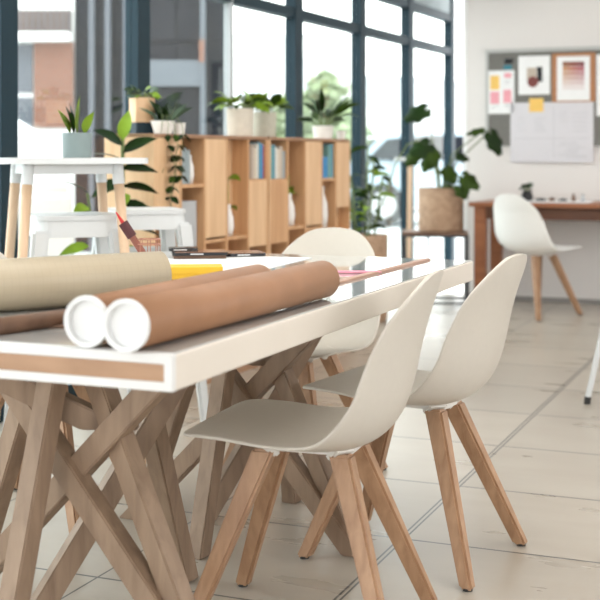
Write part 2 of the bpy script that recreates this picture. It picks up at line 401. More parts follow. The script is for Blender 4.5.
# local y axis = rotate x by 90: (-WD.y, WD.x) = (0.9085,-0.418) = WN  -> +y is the room
posts = [(450, .09), (408, .10), (359.5, .10), (295, .11), (229.5, .035), (139, .11), (4, .11), (-160, .11), (-420, .11), (-1000, .11), (-3000, .11)]
ZH = 2.16
for i, (px, w_) in enumerate(posts):
    s = wall_s(px)
    root = struct(link('window_%d' % (i+1), None, None, WP0+WD*s, WROT))
    bm = bmesh.new()
    dp = 0.035 if w_ > .05 else 0.02
    box(bm, -w_/2, w_/2, -dp, dp, 0, 3.0)
    obj('mullion', bm, 'frame' if w_ > .05 else 'framegrey', root)
    if i+1 < len(posts):
        s2 = wall_s(posts[i+1][0]); a = w_/2; b_ = s2-s-posts[i+1][1]/2
        bm = bmesh.new()
        box(bm, a, b_, -0.05, 0.04, 0.0, 0.07)
        if i < 5: box(bm, a, b_, -0.04, 0.03, 1.885, 1.945)
        box(bm, a, b_, -0.04, 0.03, ZH, ZH+0.06)
        obj('transom', bm, 'frame', root)
        bm = bmesh.new(); box(bm, a, b_, -0.006, 0.0, 0.07, ZH)
        obj('pane', bm, 'glass', root)
        bm = bmesh.new(); box(bm, a, b_, -0.05, 0.02, ZH+0.06, 3.0)
        obj('header_panel', bm, 'header', root)
# ------------------------------------------------------------------ moulded chairs
prof = [  # X, Z, halfwidth, edge forward, edge up
 (0.248, 0.444, 0.200, 0.000, 0.000), (0.215, 0.451, 0.208, 0.000, 0.002), (0.13, 0.447, 0.216, 0.000, 0.005),
 (0.03, 0.430, 0.222, 0.000, 0.014), (-0.07, 0.416, 0.226, 0.010, 0.034), (-0.145, 0.428, 0.228, 0.038, 0.052),
 (-0.195, 0.474, 0.226, 0.054, 0.048), (-0.222, 0.545, 0.220, 0.060, 0.016), (-0.238, 0.615, 0.210, 0.058, 0.002),
 (-0.255, 0.685, 0.190, 0.046, 0.000), (-0.275, 0.750, 0.162, 0.028, 0.000), (-0.292, 0.808, 0.132, 0.012, 0.000)]
def shell_bm():
    bm = bmesh.new(); nv, nu = 44, 20; rows = []
    for j in range(nv+1):
        t = j/nv; t = 0.5-0.5*math.cos(math.pi*(t*0.9+0.05)) if 0 else t
        # denser towards the ends
        t = t-0.09*math.sin(2*math.pi*t)
        x, z, w_, ef, eu = catmull(prof, t)
        e0 = min(1, t/0.14); e1 = min(1, (1-t)/0.17)
        k = (1-(1-e0)**3.0)**(1/3.0)*(1-(1-e1)**2.4)**(1/2.4)
        k = max(k, 0.02)
        row = []
        for i in range(nu+1):
            u = -1+2*i/nu; a = abs(u*k)**2.3
            row.append(bm.verts.new((x+ef*a, w_*u*k, z+eu*a)))
        rows.append(row)
    for a, b_ in zip(rows, rows[1:]):
        for i in range(nu): bm.faces.new((a[i], a[i+1], b_[i+1], b_[i]))
    return bm
def make_chair(label):
    t = thing('moulded_chair', label, 'chair', group='white moulded chairs with wooden legs')
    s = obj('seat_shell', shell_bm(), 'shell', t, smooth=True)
    md = s.modifiers.new('thick', 'SOLIDIFY'); md.thickness = 0.009; md.offset = 0; md.use_even_offset = True
    bv = s.modifiers.new('sub', 'SUBSURF'); bv.levels = 1; bv.render_levels = 1
    bm = bmesh.new(); rbox(bm, 0.22, 0.13, 0.400, 0.412, 0.03)
    for sx in (-1, 1):
        for sy in (-1, 1):
            beam(bm, (sx*0.083, sy*0.052, 0.412), (sx*0.091, sy*0.059, 0.398), 0.056, 0.052, 0.050, 0.047, bev=0.004)
    box(bm, -0.08, 0.08, -0.05, 0.05, 0.410, 0.418)
    obj('mount', bm, 'mount', t)
    for sx in (-1, 1):
        for sy in (-1, 1):
            top = Vector((sx*0.088, sy*0.056, 0.404)); ft = Vector((sx*0.232, sy*(0.20 if sx < 0 else 0.178), 0.004))
            bm = bmesh.new(); beam(bm, top, ft, 0.048, 0.044, 0.033, 0.031, up=Vector((sx*0.0, 1, 0.0)), bev=0.006, flat=True)
            lg = obj('leg', bm, 'beech', t)
            bm = bmesh.new(); lathe(bm, [(0, 0), (0.012, 0), (0.012, 0.006), (0, 0.006)], 16)
            obj('foot_pad', bm, 'foot', lg, (ft.x, ft.y, 0))
    return t
def rotz_of(gx, gy): return math.atan2(gy, gx)
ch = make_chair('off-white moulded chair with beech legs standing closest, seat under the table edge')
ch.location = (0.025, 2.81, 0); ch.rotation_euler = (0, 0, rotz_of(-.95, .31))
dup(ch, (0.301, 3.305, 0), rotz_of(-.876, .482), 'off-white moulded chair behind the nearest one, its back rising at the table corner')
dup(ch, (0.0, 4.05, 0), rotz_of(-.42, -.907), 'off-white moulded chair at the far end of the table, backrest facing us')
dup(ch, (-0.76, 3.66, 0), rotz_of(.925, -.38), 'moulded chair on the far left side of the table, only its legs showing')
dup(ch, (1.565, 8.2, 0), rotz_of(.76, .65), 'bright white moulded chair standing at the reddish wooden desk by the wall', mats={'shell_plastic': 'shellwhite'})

# ------------------------------------------------------------------ main table
TC = Vector((-0.202, 2.0, 0)); TW = 0.90; TL = 1.92; TT = 0.74
TR = (0, 0, RZ)
def tab(a, b_, z=TT): return TC-U*a+V*b_+Vector((0, 0, z))
table = thing('work_table', 'long white glossy work table on crossed timber trestle bases', 'table', TC, RZ)
# local: x = -a, y = b
bm = bmesh.new(); box(bm, -TW, 0, 0.0, TL, TT-0.062, TT-0.003, 0, 0.004)
obj('table_slab', bm, 'tableedge', table)
bm = bmesh.new(); box(bm, -TW+0.004, -0.004, 0.004, TL-0.004, TT-0.004, TT, 0, 0.001)
obj('table_surface', bm, 'tabletop', table)
bm = bmesh.new()   # white band round the near end
box(bm, -TW, 0, -0.008, 0.006, TT-0.018, TT-0.001, 0, 0.002); box(bm, -TW, 0, -0.008, 0.006, TT-0.062, TT-0.047, 0, 0.002)
box(bm, -0.016, 0, -0.008, 0.006, TT-0.052, TT-0.014, 0, 0.002); box(bm, -TW, -TW+0.016, -0.008, 0.006, TT-0.052, TT-0.014, 0, 0.002)
obj('end_band', bm, 'tableend', table)
B('end_core', -TW+0.015, -0.015, -0.004, 0.004, TT-0.049, TT-0.016, 'tablecore', table)
FR, BR, FL, BL = (-.182, 2.48, 0), (-.285, 3.10, 0), (-.60, 2.47, 0), (-.80, 3.0, 0)
ZT = TT-0.062
struts = [(FR, (-.475, 2.69, ZT)), (FR, (-.72, 2.75, ZT)), (FL, (-.51, 2.64, ZT)), ((-.61, 2.80, 0), (-.20, 2.97, ZT)), (BR, (-.40, 2.90, ZT)),
          ((-.82, 2.82, 0), (-.215, 2.52, ZT)), (BL, (-.575, 2.83, ZT)), ((-.405, 2.66, .474), (-.80, 2.68, .652))]
for sh in (0.0, 0.87):
    for p, q in struts:
        if sh and p == BR: p = (p[0]-.07, p[1]-.11, 0)
        a = Vector(p)-TC+V*sh; b_ = Vector(q)-TC+V*sh
        a = Vector((a.dot(U), a.dot(V), a.z)); b_ = Vector((b_.dot(U), b_.dot(V), b_.z))
        bm = bmesh.new(); beam(bm, b_, a, 0.046, 0.050, bev=0.003, flat=True)
        obj('base_strut', bm, 'trestle', table)

# ------------------------------------------------------------------ things on the table
def roll(name, p, q, r, mat, label, cat, caps=None, group=None, inner=None):
    p = Vector(p); q = Vector(q); L = (q-p).length; d = q-p
    t = thing(name, label, cat, p, math.atan2(d.y, d.x), group)
    bm = bmesh.new(); n = 48
    prof_ = [(r*0.90, 0.0), (r, 0.0), (r, L), (r*0.90, L), (r*0.90, 0.0)]
    lathe(bm, prof_, n)
    for v in bm.verts: v.co = Vector((v.co.z, v.co.x, v.co.y))
    bmesh.ops.remove_doubles(bm, verts=bm.verts[:], dist=1e-5)
    o = obj('tube_wall' if caps else 'paper_sheet', bm, mat, t, smooth=False)
    for pl in o.data.polygons: pl.use_smooth = len(pl.vertices) == 4 and abs(pl.normal.x) < 0.5
    if caps:
        for x0, sg in ((0, -1), (L, 1)):
            bm = bmesh.new()
            lathe(bm, [(0, -0.006), (r*0.80, -0.006), (r*0.84, 0.003), (r*1.03, 0.004), (r*1.05, 0.001), (r*1.05, -0.004), (r*0.9, -0.012), (0, -0.012)], n)
            for v in bm.verts: v.co = Vector((x0+sg*(v.co.z+0.004), v.co.x, v.co.y))
            if sg > 0 and caps == 1:
                bm.free(); continue
            obj('end_cap', bm, 'cap', t, smooth=False)
    if inner:
        bm = bmesh.new()
        for k, rr in enumerate((0.8, 0.66, 0.5)):
            lathe(bm, [(r*rr, 0.004), (r*rr+0.001, 0.004), (r*rr+0.001, L-0.004), (r*rr, L-0.004)], 40)
        for v in bm.verts: v.co = Vector((v.co.z, v.co.x, v.co.y))
        obj('inner_layer', bm, 'paper', t)
    return t
rt = 0.0415
roll('mailing_tube', tab(0.0775, -0.018, TT+rt*1.05), tab(0.056, 0.80, TT+rt*1.05), rt, 'card', 'brown cardboard drawing tube with white cap, nearer the table edge, the longer one', 'tube', caps=1, group='cardboard drawing tubes')
roll('mailing_tube', tab(0.1625, 0.0, TT+rt*1.05), tab(0.150, 0.66, TT+rt*1.05), rt, 'card', 'shorter brown cardboard drawing tube with white cap, behind the long one', 'tube', caps=1, group='cardboard drawing tubes')
rr = 0.054
pa = Vector((-0.955, 2.302, TT+rr)); pb = Vector((-0.308, 2.735, TT+rr))
roll('tracing_paper_roll', pa, pb, rr, 'grid', 'thick roll of beige gridded tracing paper lying across the table', 'paper roll', inner=True)
roll('paper_roll', tab(0.395, 0.03, TT+0.0155), tab(0.32, 0.30, TT+0.0155), 0.0155, 'cardmid', 'thin brown paper roll lying under the thick beige one near the table end', 'paper roll', inner=True)
t = thing('spring_clamp', 'small dark clamp on the left of the thin brown roll', 'clamp', tab(0.43, 0.07), RZ)
B('jaw', -0.02, 0.02, -0.025, 0.025, 0.0, 0.010, 'carddark', t, 0.003); B('jaw', -0.018, 0.018, -0.03, 0.02, 0.016, 0.026, 'carddark', t, 0.003)
bm = bmesh.new(); tube(bm, [(-0.012, 0.0, 0.013), (0.012, 0.0, 0.013)], 0.006); obj('hinge', bm, 'silver', t)
t = thing('offcut_strips', 'dark brown offcut of card lying between the rolls', 'card', tab(0.33, 0.20), RZ+0.5)
B('strip', -0.05, 0.05, -0.02, 0.02, 0.0, 0.006, 'carddark', t, 0.002)

t = thing('box', 'yellow card box lying on the table beyond the rolls', 'box', G(196, 3.22, TT+0.001), DEG(6))
B('lid', -0.068, 0.068, -0.045, 0.045, 0.014, 0.032, 'yellow', t, 0.002); B('tray', -0.066, 0.066, -0.043, 0.043, 0.0, 0.015, 'yellow', t, 0.001)
def tablet(px, d, z, w_, dp, rot, label, scr):
    t = thing('tablet', label, 'tablet', G(px, d, z), rot, 'dark tablets on the table')
    bm = bmesh.new(); rbox(bm, w_, dp, 0, 0.009, 0.014); obj('body', bm, 'black', t)
    bm = bmesh.new(); rbox(bm, w_-0.016, dp-0.016, 0.009, 0.0098, 0.008); obj('screen', bm, scr, t)
    bm = bmesh.new(); box(bm, -0.03, 0.01, -dp/2-0.001, -dp/2+0.001, 0.003, 0.006); obj('port', bm, 'silver', t)
    return t
tablet(199, 3.86, TT+0.012, 0.17, 0.13, DEG(8), 'black tablet with warm brown screen, the middle one and nearest', 'brownscreen')
tablet(243, 3.94, TT+0.003, 0.125, 0.13, DEG(14), 'small black tablet, right of the other two at the far table edge', 'brownscreen')
tablet(183, 3.87, TT+0.0225, 0.09, 0.08, DEG(8), 'thin dark tablet, leftmost, stacked on the brown one', 'black')
t = tag(B('book', -0.08, 0.08, -0.06, 0.06, 0.0, 0.0115, 'carddark', None, 0.001, G(199, 3.865, TT), (0, 0, DEG(8))), 'dark brown notebook lying under the nearest tablet', 'book')
# large drawing sheet
bm = bmesh.new(); box(bm, -0.42, 0, 0, 0.58, 0, 0.0012)
tag(obj('drawing_sheet', bm, 'paper', None, tab(0.45, 1.22, TT+0.0004), (0, 0, RZ+DEG(3))), 'large white drawing sheet spread on the far half of the table', 'paper')
# wooden ruler
bm = bmesh.new(); box(bm, -0.011, 0.011, 0, 0.96, 0, 0.006, 0, 0.001)
tag(obj('wooden_ruler', bm, 'ruler', None, tab(0.145, 0.90, TT), (0, 0, RZ-DEG(1))), 'long wooden ruler lying along the glossy table top', 'ruler')
bm = bmesh.new(); tube(bm, [(0, 0, 0), (0.125, 0.0, 0)], 0.004, 8); tube(bm, [(0.125, 0, 0), (0.137, 0, 0)], 0.004, 8, 0.0008)
tag(obj('pencil', bm, 'pink', None, G(331, 3.35, TT+0.0042), (0, 0, DEG(-4))), 'pink pencil lying beyond the end of the long cardboard tube', 'pencil')
# wire cup with a brush
cl = G(149, 3.48, TT)
t = thing('wire_cup', 'copper wire pen cup standing behind the tracing paper roll', 'cup', cl)
for z in (0.003, 0.045, 0.070, 0.084):
    bm = bmesh.new(); tube(bm, [(0.031*math.cos(a*math.pi/12), 0.031*math.sin(a*math.pi/12), z) for a in range(25)], 0.0016, 6); obj('hoop', bm, 'copper', t)
for k in range(8):
    a = k*math.pi/4; bm = bmesh.new(); tube(bm, [(0.031*math.cos(a), 0.031*math.sin(a), 0.002), (0.031*math.cos(a), 0.031*math.sin(a), 0.085)], 0.0014, 6); obj('upright', bm, 'copper', t)
t = thing('paint_brush', 'dark red paint brush leaning in the copper wire cup', 'brush', cl+Vector((-0.005, 0, 0.008)))
p0 = Vector((0.012, 0, 0)); p1 = Vector((-0.088, 0, 0.152))
def L_(f): return p0.lerp(p1, f)
bm = bmesh.new(); tube(bm, [L_(0), L_(0.2)], 0.007, 12); tube(bm, [L_(0.2), L_(0.45), L_(0.6)], 0.010, 12); obj('bristles', bm, 'brownbrush', t)
bm = bmesh.new(); tube(bm, [L_(0.54), L_(0.62), L_(0.74), L_(0.8)], 0.014, 14); obj('ferrule', bm, 'darkred', t)
bm = bmesh.new(); tube(bm, [L_(0.78), L_(0.85), L_(0.93), L_(1.0)], 0.0065, 12, 0.0015); obj('handle', bm, 'red', t)

# ------------------------------------------------------------------ bar table and stools on the left
bt = G(66, 4.38); br = DEG(-20)
t = thing('bar_table', 'tall white square bar table with pale wooden legs by the window', 'table', bt, -br)
bm = bmesh.new(); rbox(bm, 0.50, 0.50, 1.030, 1.050, 0.06); obj('table_top', bm, 'whitemetal', t)
bm = bmesh.new()
for a, b_, c, d in ((-.155, .155, -.16, -.146), (-.155, .155, .146, .16), (-.16, -.146, -.155, .155), (.146, .16, -.155, .155)): box(bm, a, b_, c, d, 0.995, 1.030)
obj('apron', bm, 'whitemetal', t)
for sx in (-1, 1):
    for sy in (-1, 1):
        bm = bmesh.new(); tube(bm, [(sx*.152, sy*.152, 1.03), (sx*.156, sy*.156, 0.96)], 0.020, 14); s_ = obj('leg_socket', bm, 'whitemetal', t, smooth=False)
        bm = bmesh.new(); tube(bm, [(sx*.156, sy*.156, 0.965), (sx*.225, sy*.225, 0.002)], 0.018, 14, 0.013); obj('leg', bm, 'paleleg', t, smooth=True)
def stool(label):
    t = thing('metal_stool', label, 'stool', group='white metal bar stools')
    bm = bmesh.new(); rbox(bm, 0.30, 0.30, 0.835, 0.850, 0.06); rbox(bm, 0.285, 0.285, 0.775, 0.836, 0.05, taper=0.04); obj('seat', bm, 'whitemetal', t)
    for sx in (-1, 1):
        for sy in (-1, 1):
            bm = bmesh.new(); beam(bm, (sx*.130, sy*.130, .80), (sx*.205, sy*.205, 0.0), 0.058, 0.058, 0.034, 0.034, up=Vector((0, 1, 0)), flat=True, bev=0.01); lg = obj('leg', bm, 'whitemetal', t)
    for z, k in ((0.30, .174), (0.68, .142)):
        for a in range(4):
            c0, c1 = [(1, 1), (1, -1), (-1, -1), (-1, 1)][a], [(1, -1), (-1, -1), (-1, 1), (1, 1)][a]
            bm = bmesh.new(); beam(bm, (c0[0]*k, c0[1]*k, z), (c1[0]*k, c1[1]*k, z), 0.010, 0.022); obj('rail', bm, 'whitemetal', t)
    return t
st = stool('white metal stool tucked under the bar table'); st.location = G(72, 4.42); st.rotation_euler = (0, 0, -br)
dup(st, G(142, 4.86), DEG(20), 'white metal stool to the right of the bar table, in front of the leafy plant')

# ------------------------------------------------------------------ plants
def plant(name, label, cat, loc, pot, foliage, group=None, extra=None):
    t = thing(name, label, cat, loc, 0, group)
    pot(t); foliage(t)
    return t
def potf(r, h, mat, taper=0.86, rim=0.0):
    def f(t):
        bm = bmesh.new(); lathe(bm, [(0, 0), (r*taper, 0), (r*taper*1.01, 0.004), (r, h*0.96), (r+rim, h), (r*0.93, h), (r*0.90, h*0.88)], 36)
        obj('pot', bm, mat, t, smooth=False)
        for p in t.children[-1].data.polygons: p.use_smooth = abs(p.normal.z) < 0.6
        bm = bmesh.new(); lathe(bm, [(r*0.93, h*0.88), (0, h*0.89)], 24); obj('soil', bm, 'soil', t)
    return f
def rd(a, b_): return random.uniform(a, b_)

def snake(t):
    bm = bmesh.new()
    for dx, ln, ang, mi in ((-0.012, 0.09, -14, 1), (0.006, 0.12, 3, 0), (0.03, 0.075, 22, 0), (-0.024, 0.085, -25, 0), (0.0, 0.09, 8, 1), (-0.010, 0.10, -8, 1)):
        leaf(bm, (dx, rd(-.02, .02), 0.085), (math.sin(DEG(ang)), rd(-.1, .1), math.cos(DEG(ang))), ln*1.12, 0.056, 0.05, 0.3, mi=mi, roll=rd(-.5, .5))
    obj('leaves', bm, ['leafbright', 'leafdark'], t)
plant('potted_snake_plant', 'small upright plant in a grey-green pot on the bar table', 'plant', G(77, 4.36, 1.05), potf(0.052, 0.088, 'potgrey', 0.94), snake)

def bushy(n, L, W, z, spread, mats, up=0.6, droop=0.5, sd=1, stems=True, zr=0.0):
    def f(t):
        rs = random.Random(sd); bm = bmesh.new(); bs = bmesh.new()
        for k in range(n):
            a = rs.uniform(0, 2*math.pi); e = rs.uniform(0.15, 1.0)
            d = Vector((math.cos(a)*e, math.sin(a)*e, up*rs.uniform(0.4, 1.4)))
            p = Vector((math.cos(a)*spread*rs.random(), math.sin(a)*spread*rs.random(), z+zr*rs.random()))
            l2 = L*rs.uniform(0.6, 1.2)
            leaf(bm, p+d.normalized()*l2*0.5, d, l2, W*rs.uniform(0.7, 1.2), droop, 0.2, mi=k % len(mats))
            tube(bs, [Vector((p.x*0.3, p.y*0.3, z-0.01)), p+d.normalized()*l2*0.55], 0.002, 5)
        obj('leaves', bm, list(mats), t)
        if stems: obj('stems', bs, 'stem', t)
        else: bs.free()
    return f
KB = 3770.0
def bk(px, K=KB): d = K/(870-px); return G(px, d)
BN = Vector((-0.9085, 0.418, 0))
BH = 1.152
def ontop(px, back=0.14, z=BH):     # a point on top of the bookcase, found along its own run
    return bk(px, KB+back*4316/3.17)+Vector((0, 0, z))
# ---------------- bookcases
AD = Vector((0.418, 0.9085, 0)); BROT = math.atan2(AD.y, AD.x)
def bookcase(pxs, name, label, cells, top=BH, depth=0.25, K=KB):
    org = bk(pxs[0], K); X = [(bk(p, K)-org).length for p in pxs]
    t = thing(name, label, 'bookcase', org, BROT, 'plywood bookcases in front of the windows')
    W_ = X[-1]; th = 0.016
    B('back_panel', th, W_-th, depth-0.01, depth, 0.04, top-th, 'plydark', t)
    B('top_board', 0, W_, 0, depth, top-th, top, 'plyedge', t, 0.001)
    B('plinth', 0.01, W_-0.01, 0.02, depth-0.01, 0, 0.05, 'plyedge', t)
    for i, x in enumerate(X):
        x0 = min(max(x-th/2, 0), W_-th)
        B('end_panel' if i in (0, len(X)-1) else 'upright', x0, x0+th, 0 if i else 0.001, depth, 0.05, top-th if i else top-0.001, 'plylight' if i == 0 else 'ply', t)
    for i, c in enumerate(cells):
        a = X[i]+th/2 if i else th; b_ = X[i+1]-th/2 if i+1 < len(X)-1 else W_-th
        dm = (bk(pxs[i]).y+bk(pxs[i+1]).y)/2
        for y in c.get('shelves', []):
            z = Zy(y, dm); B('shelf', a, b_, 0.005, depth-0.01, z-th, z, 'ply', t)
        for (y0, y1, mat, inset) in c.get('panels', []):
            z1 = min(Zy(y0, dm), top-th) if y0 else top-th-0.002; z0 = Zy(y1, dm) if y1 else 0.05
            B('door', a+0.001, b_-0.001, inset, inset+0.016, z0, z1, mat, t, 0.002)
    return t, org, X
pa_ = [154, 181, 205, 227, 248.5, 268]
cA = [dict(panels=[(0, 221, 'plylight', 0.0)], shelves=[222]),
      dict(shelves=[184, 262]),
      dict(panels=[(0, 237, 'plylight', 0.0)], shelves=[239]),
      dict(panels=[(0, 234, 'plylight', 0.085)], shelves=[236, ]),
      dict(shelves=[179], panels=[(180.5, 246, 'plylight', 0.0)]),]
tA, oA, XA = bookcase(pa_, 'bookcase', 'nearer plywood bookcase, left of the dark joint, with open cells and closed doors', cA)
pb_ = [269.5, 288, 305.5, 322, 336, 350]
cB = [dict(shelves=[179], panels=[(180.5, 243, 'ply', 0.0)]),
      dict(shelves=[226], panels=[]),
      dict(panels=[(0, 225, 'plylight', 0.0)], shelves=[227]),
      dict(shelves=[178, 229]),
      dict(panels=[(0, 207, 'plylight', 0.0), (208, 0, 'ply', 0.06)])]
tB, oB, XB = bookcase(pb_, 'bookcase', 'farther plywood bookcase, right of the dark joint, ending by the tall floor plant', cB)
bookcols = [(0.50, 0.42, 0.34), (0.62, 0.55, 0.45), (0.10, 0.28, 0.36), (0.30, 0.36, 0.38), (0.35, 0.10, 0.09), (0.68, 0.66, 0.60), (0.05, 0.24, 0.50), (0.32, 0.25, 0.20), (0.16, 0.32, 0.30)]
bcn = ['tan', 'cream', 'teal', 'grey', 'dark red', 'white', 'blue', 'brown', 'sea green']
for i, c in enumerate(bookcols): M['bk%d' % i] = plain('book_cover_%d' % i, c, 0.6, noise=0.05)
ordn = ['first', 'second', 'third', 'fourth', 'fifth', 'sixth', 'seventh', 'eighth', 'ninth']
def books(px0, px1, yshelf, seq, hs, where):
    a, b_ = bk(px0), bk(px1); L = (b_-a).length-0.012; dm = (a.y+b_.y)/2; z = Zy(yshelf, dm)
    x = 0.0; wsum = L/len(seq)
    for k, (ci, h) in enumerate(zip(seq, hs)):
        w_ = wsum*0.9; h *= 0.80
        o = a+AD*(0.008+k*wsum)
        t = thing('book', '%s book, %s from left %s' % (bcn[ci], ordn[k], where), 'book', o+BN*0.008+Vector((0, 0, z+0.0005)), BROT, 'books in the bookcases')
        B('cover', 0, w_, 0, 0.17, 0, h, 'bk%d' % ci, t, 0.002); B('page_block', 0.003, w_-0.003, 0.006, 0.172, 0.003, h-0.004 if 0 else h+0.0005, 'paper', t)
books(250.5, 267, 179, [7, 0, 1, 5, 2, 6, 4], [.20, .21, .19, .22, .23, .22, .21], 'in the cell left of the dark joint')
books(271, 287, 179, [8, 2, 5, 1, 0, 3], [.21, .22, .20, .19, .21, .18], 'in the cell right of the dark joint')
books(323.5, 335, 178, [6, 6, 8, 2], [.15, .15, .23, .24], 'in the farthest bookcase cell')
books(183, 192.5, 184, [3, 3], [.20, .19], 'in the cell behind the vines')
# grey box files & vases
t = tag(B('storage_box', 0, 0.16, 0, 0.2, 0, 0.27, 'boxgrey', None, 0.006, bk(184)+AD*0.01+BN*0.03+Vector((0, 0, Zy(262, bk(190).y)+0.0005)), (0, 0, BROT)), 'grey storage box standing in the lower open bookcase cell', 'box')
def vase(px, yb, h, r, label, inn=0.05, leafm=None):
    p = bk(px)+BN*inn; z = Zy(yb, bk(px).y)
    t = thing('vase', label, 'vase', p+Vector((0, 0, z+0.001)))
    bm = bmesh.new(); lathe(bm, [(0, 0), (r*.8, 0), (r, h*.3), (r*.9, h*.6), (r*.45, h*.85), (r*.5, h), (r*.4, h), (r*.35, h*.84), (r*.7, h*.3), (0, 0.01)], 24); obj('vase_body', bm, 'vase', t, smooth=True)
    if leafm:
        bm = bmesh.new()
        for a, e, zz in leafm: leaf(bm, (0, 0, h*0.9+zz), (math.cos(DEG(a)), math.sin(DEG(a)), e), 0.12, 0.04, 0.5, 0.2)
        tube(bm, [(0, 0, 0.02), (0.002, 0, h+0.1)], 0.002, 5)
        obj('sprig', bm, 'leafbright', t)
vase(236, 236, 0.15, 0.030, 'white vase with a light green sprig in the pale recess', 0.045, [(70, .3, .0), (200, .6, .0), (60, .35, .14), (250, .9, .12)])
vase(297, 226, 0.17, 0.035, 'white vase with yellow-green leaves in the orange open cell', 0.05, [(60, .3, .02), (230, .25, .03), (80, .1, .05), (240, .4, .06)])
vase(329, 229, 0.24, 0.04, 'tall white vase in the lower cell under the blue books', 0.05)
vase(197, 184, 0.13, 0.022, 'small pinkish vase beside the grey books', 0.04)

# pots on the bookcase
t = thing('wooden_planter', 'square wooden planter of greenery on a dark riser at the bookcase\'s near end', 'plant', ontop(142, 0.18), BROT+0.9)
B('riser', -0.04, 0.04, -0.04, 0.04, 0, 0.052, 'frame', t)
bm = bmesh.new(); box(bm, -0.045, 0.045, -0.045, 0.045, 0.052, 0.162, 0, 0.003); obj('planter_box', bm, 'plylight', t)
bushy(26, 0.05, 0.035, 0.162, 0.04, ('leafbright', 'leafgrey'), 0.4, 0.9, 3)(t)
def trail(t):
    rs = random.Random(5); bm = bmesh.new(); bs = bmesh.new()
    for k, (dx, dy, ln) in enumerate(((0.06, -0.09, 0.34), (0.01, -0.12, 0.18), (0.09, -0.06, 0.22), (0.035, -0.11, 0.28))):
        pts = [Vector((0, 0, 0.07)), Vector((dx*0.6, dy*0.6, 0.085)), Vector((dx, dy, 0.04))]
        z = 0.04; x, y = dx, dy
        while z > 0.04-ln:
            z -= 0.045; x += rs.uniform(-.012, .014); y += rs.uniform(-.006, .006)
            pts.append(Vector((x, y, z)))
            a = rs.uniform(0, 6.28)
            for q in (0, 3.1): leaf(bm, (x, y, z), (math.cos(a+q), math.sin(a+q), -0.5), 0.045, 0.028, 0.4, 0.1, mi=rs.choice((0, 0, 1)))
        tube(bs, pts, 0.0016, 5)
    for k in range(34):
        a = rs.uniform(0, 6.28); leaf(bm, (rs.uniform(-.05, .05), rs.uniform(-.05, .05), 0.06), (math.cos(a)*.7, math.sin(a)*.7, rs.uniform(.4, 2.2)), 0.085*rs.uniform(.7, 1.4), 0.022, 0.5, 0.2, mi=(0, 2, 2)[k % 3])
    obj('leaves', bm, ['leafdark', 'leaf', 'leafgrey'], t); obj('vines', bs, 'stem', t)
plant('trailing_plant', 'dark trailing plant in a low white bowl, vines hanging down the doors', 'plant', ontop(163, 0.07), potf(0.055, 0.058, 'potwhite', 0.7), trail)
plant('potted_plant', 'leafy plant in a tall cream pot on the bookcase, left one of the pair', 'plant', ontop(240, 0.10), potf(0.068, 0.14, 'potcream', 0.92), bushy(30, 0.09, 0.05, 0.14, 0.05, ('leafbright', 'leafbright', 'leaf'), 0.6, 0.8, 11), 'leafy pots on top of the bookcases')
plant('potted_plant', 'leafy plant in a stone-coloured pot on the bookcase, right one of the pair', 'plant', ontop(264, 0.10), potf(0.066, 0.13, 'potolive', 0.92), bushy(30, 0.09, 0.055, 0.13, 0.05, ('leafbright', 'leafbright', 'leaf'), 0.9, 0.6, 12), 'leafy pots on top of the bookcases')
plant('potted_plant', 'spiky dark plant in a white pot near the far end of the bookcase', 'plant', ontop(323, 0.10), potf(0.062, 0.075, 'potwhite', 0.85), bushy(26, 0.15, 0.035, 0.07, 0.04, ('leafgrey', 'leafdark', 'leaf'), 1.0, 0.7, 13), 'leafy pots on top of the bookcases')
for px, h, ww, lab in ((179, 0.052, 'potwhite', 'small white cup beside the trailing plant bowl'), (341, 0.05, 'potwhite', 'small white cup at the far end of the bookcase top')):
    bm = bmesh.new(); lathe(bm, [(0, 0), (0.024, 0), (0.030, h), (0.026, h), (0.022, 0.006), (0, 0.006)], 24)
    tag(obj('cup', bm, ww, None, ontop(px, 0.06), smooth=False), lab, 'cup')

# tall leafy plant behind the bar table (rubber plant) standing on the floor
def rubber(t):
    bm = bmesh.new(); bs = bmesh.new(); rs = random.Random(21)
    tube(bs, [(0, 0, 0.28), (0.01, 0.0, 0.7), (0.005, 0.01, 1.13)], 0.008, 8)
    tube(bs, [(0, 0, 0.28), (-0.10, 0.02, 0.6), (-0.14, 0.0, 0.9)], 0.006, 8)
    for z, a, e, l in ((1.12, 80, 2.2, .16), (1.10, 170, 0.9, .15), (1.07, 10, 0.8, .16), (1.04, 200, 0.5, .15), (1.00, 340, 0.25, .17), (0.95, 190, -.2, .15), (0.93, 20, 0.1, .16), (0.90, 280, -.1, .15), (0.86, 350, -.1, .17), (0.82, 30, 0.35, .17), (0.80, 175, -.1, .15), (0.76, 10, 0.05, .17), (0.72, 210, 0.0, .15), (0.68, 330, -.1, .16), (0.6, 15, 0, .16), (0.55, 200, 0, .16)):
        leaf(bm, (0.006, 0, z), (math.cos(DEG(a)), math.sin(DEG(a)), e), l, 0.062, 0.35, 0.18, mi=rs.choice((0, 1, 1)))
    for z, a, e in ((0.9, 180, 0.8), (0.88, 20, 0.6), (0.84, 250, 0.2), (0.78, 175, 0.1), (0.74, 330, 0.1), (0.68, 190, 0)):
        leaf(bm, (-0.135, 0, z), (math.cos(DEG(a)), math.sin(DEG(a)), e), 0.13, 0.05, 0.35, 0.18, mi=rs.choice((0, 1)))
    obj('leaves', bm, ['leafbright', 'leafdark'], t); obj('stems', bs, 'stem', t)
plant('rubber_plant', 'tall glossy-leaved plant between the bar table and the bookcase end', 'plant', G(121, 5.18), potf(0.08, 0.30, 'potwhite', 0.8), rubber)

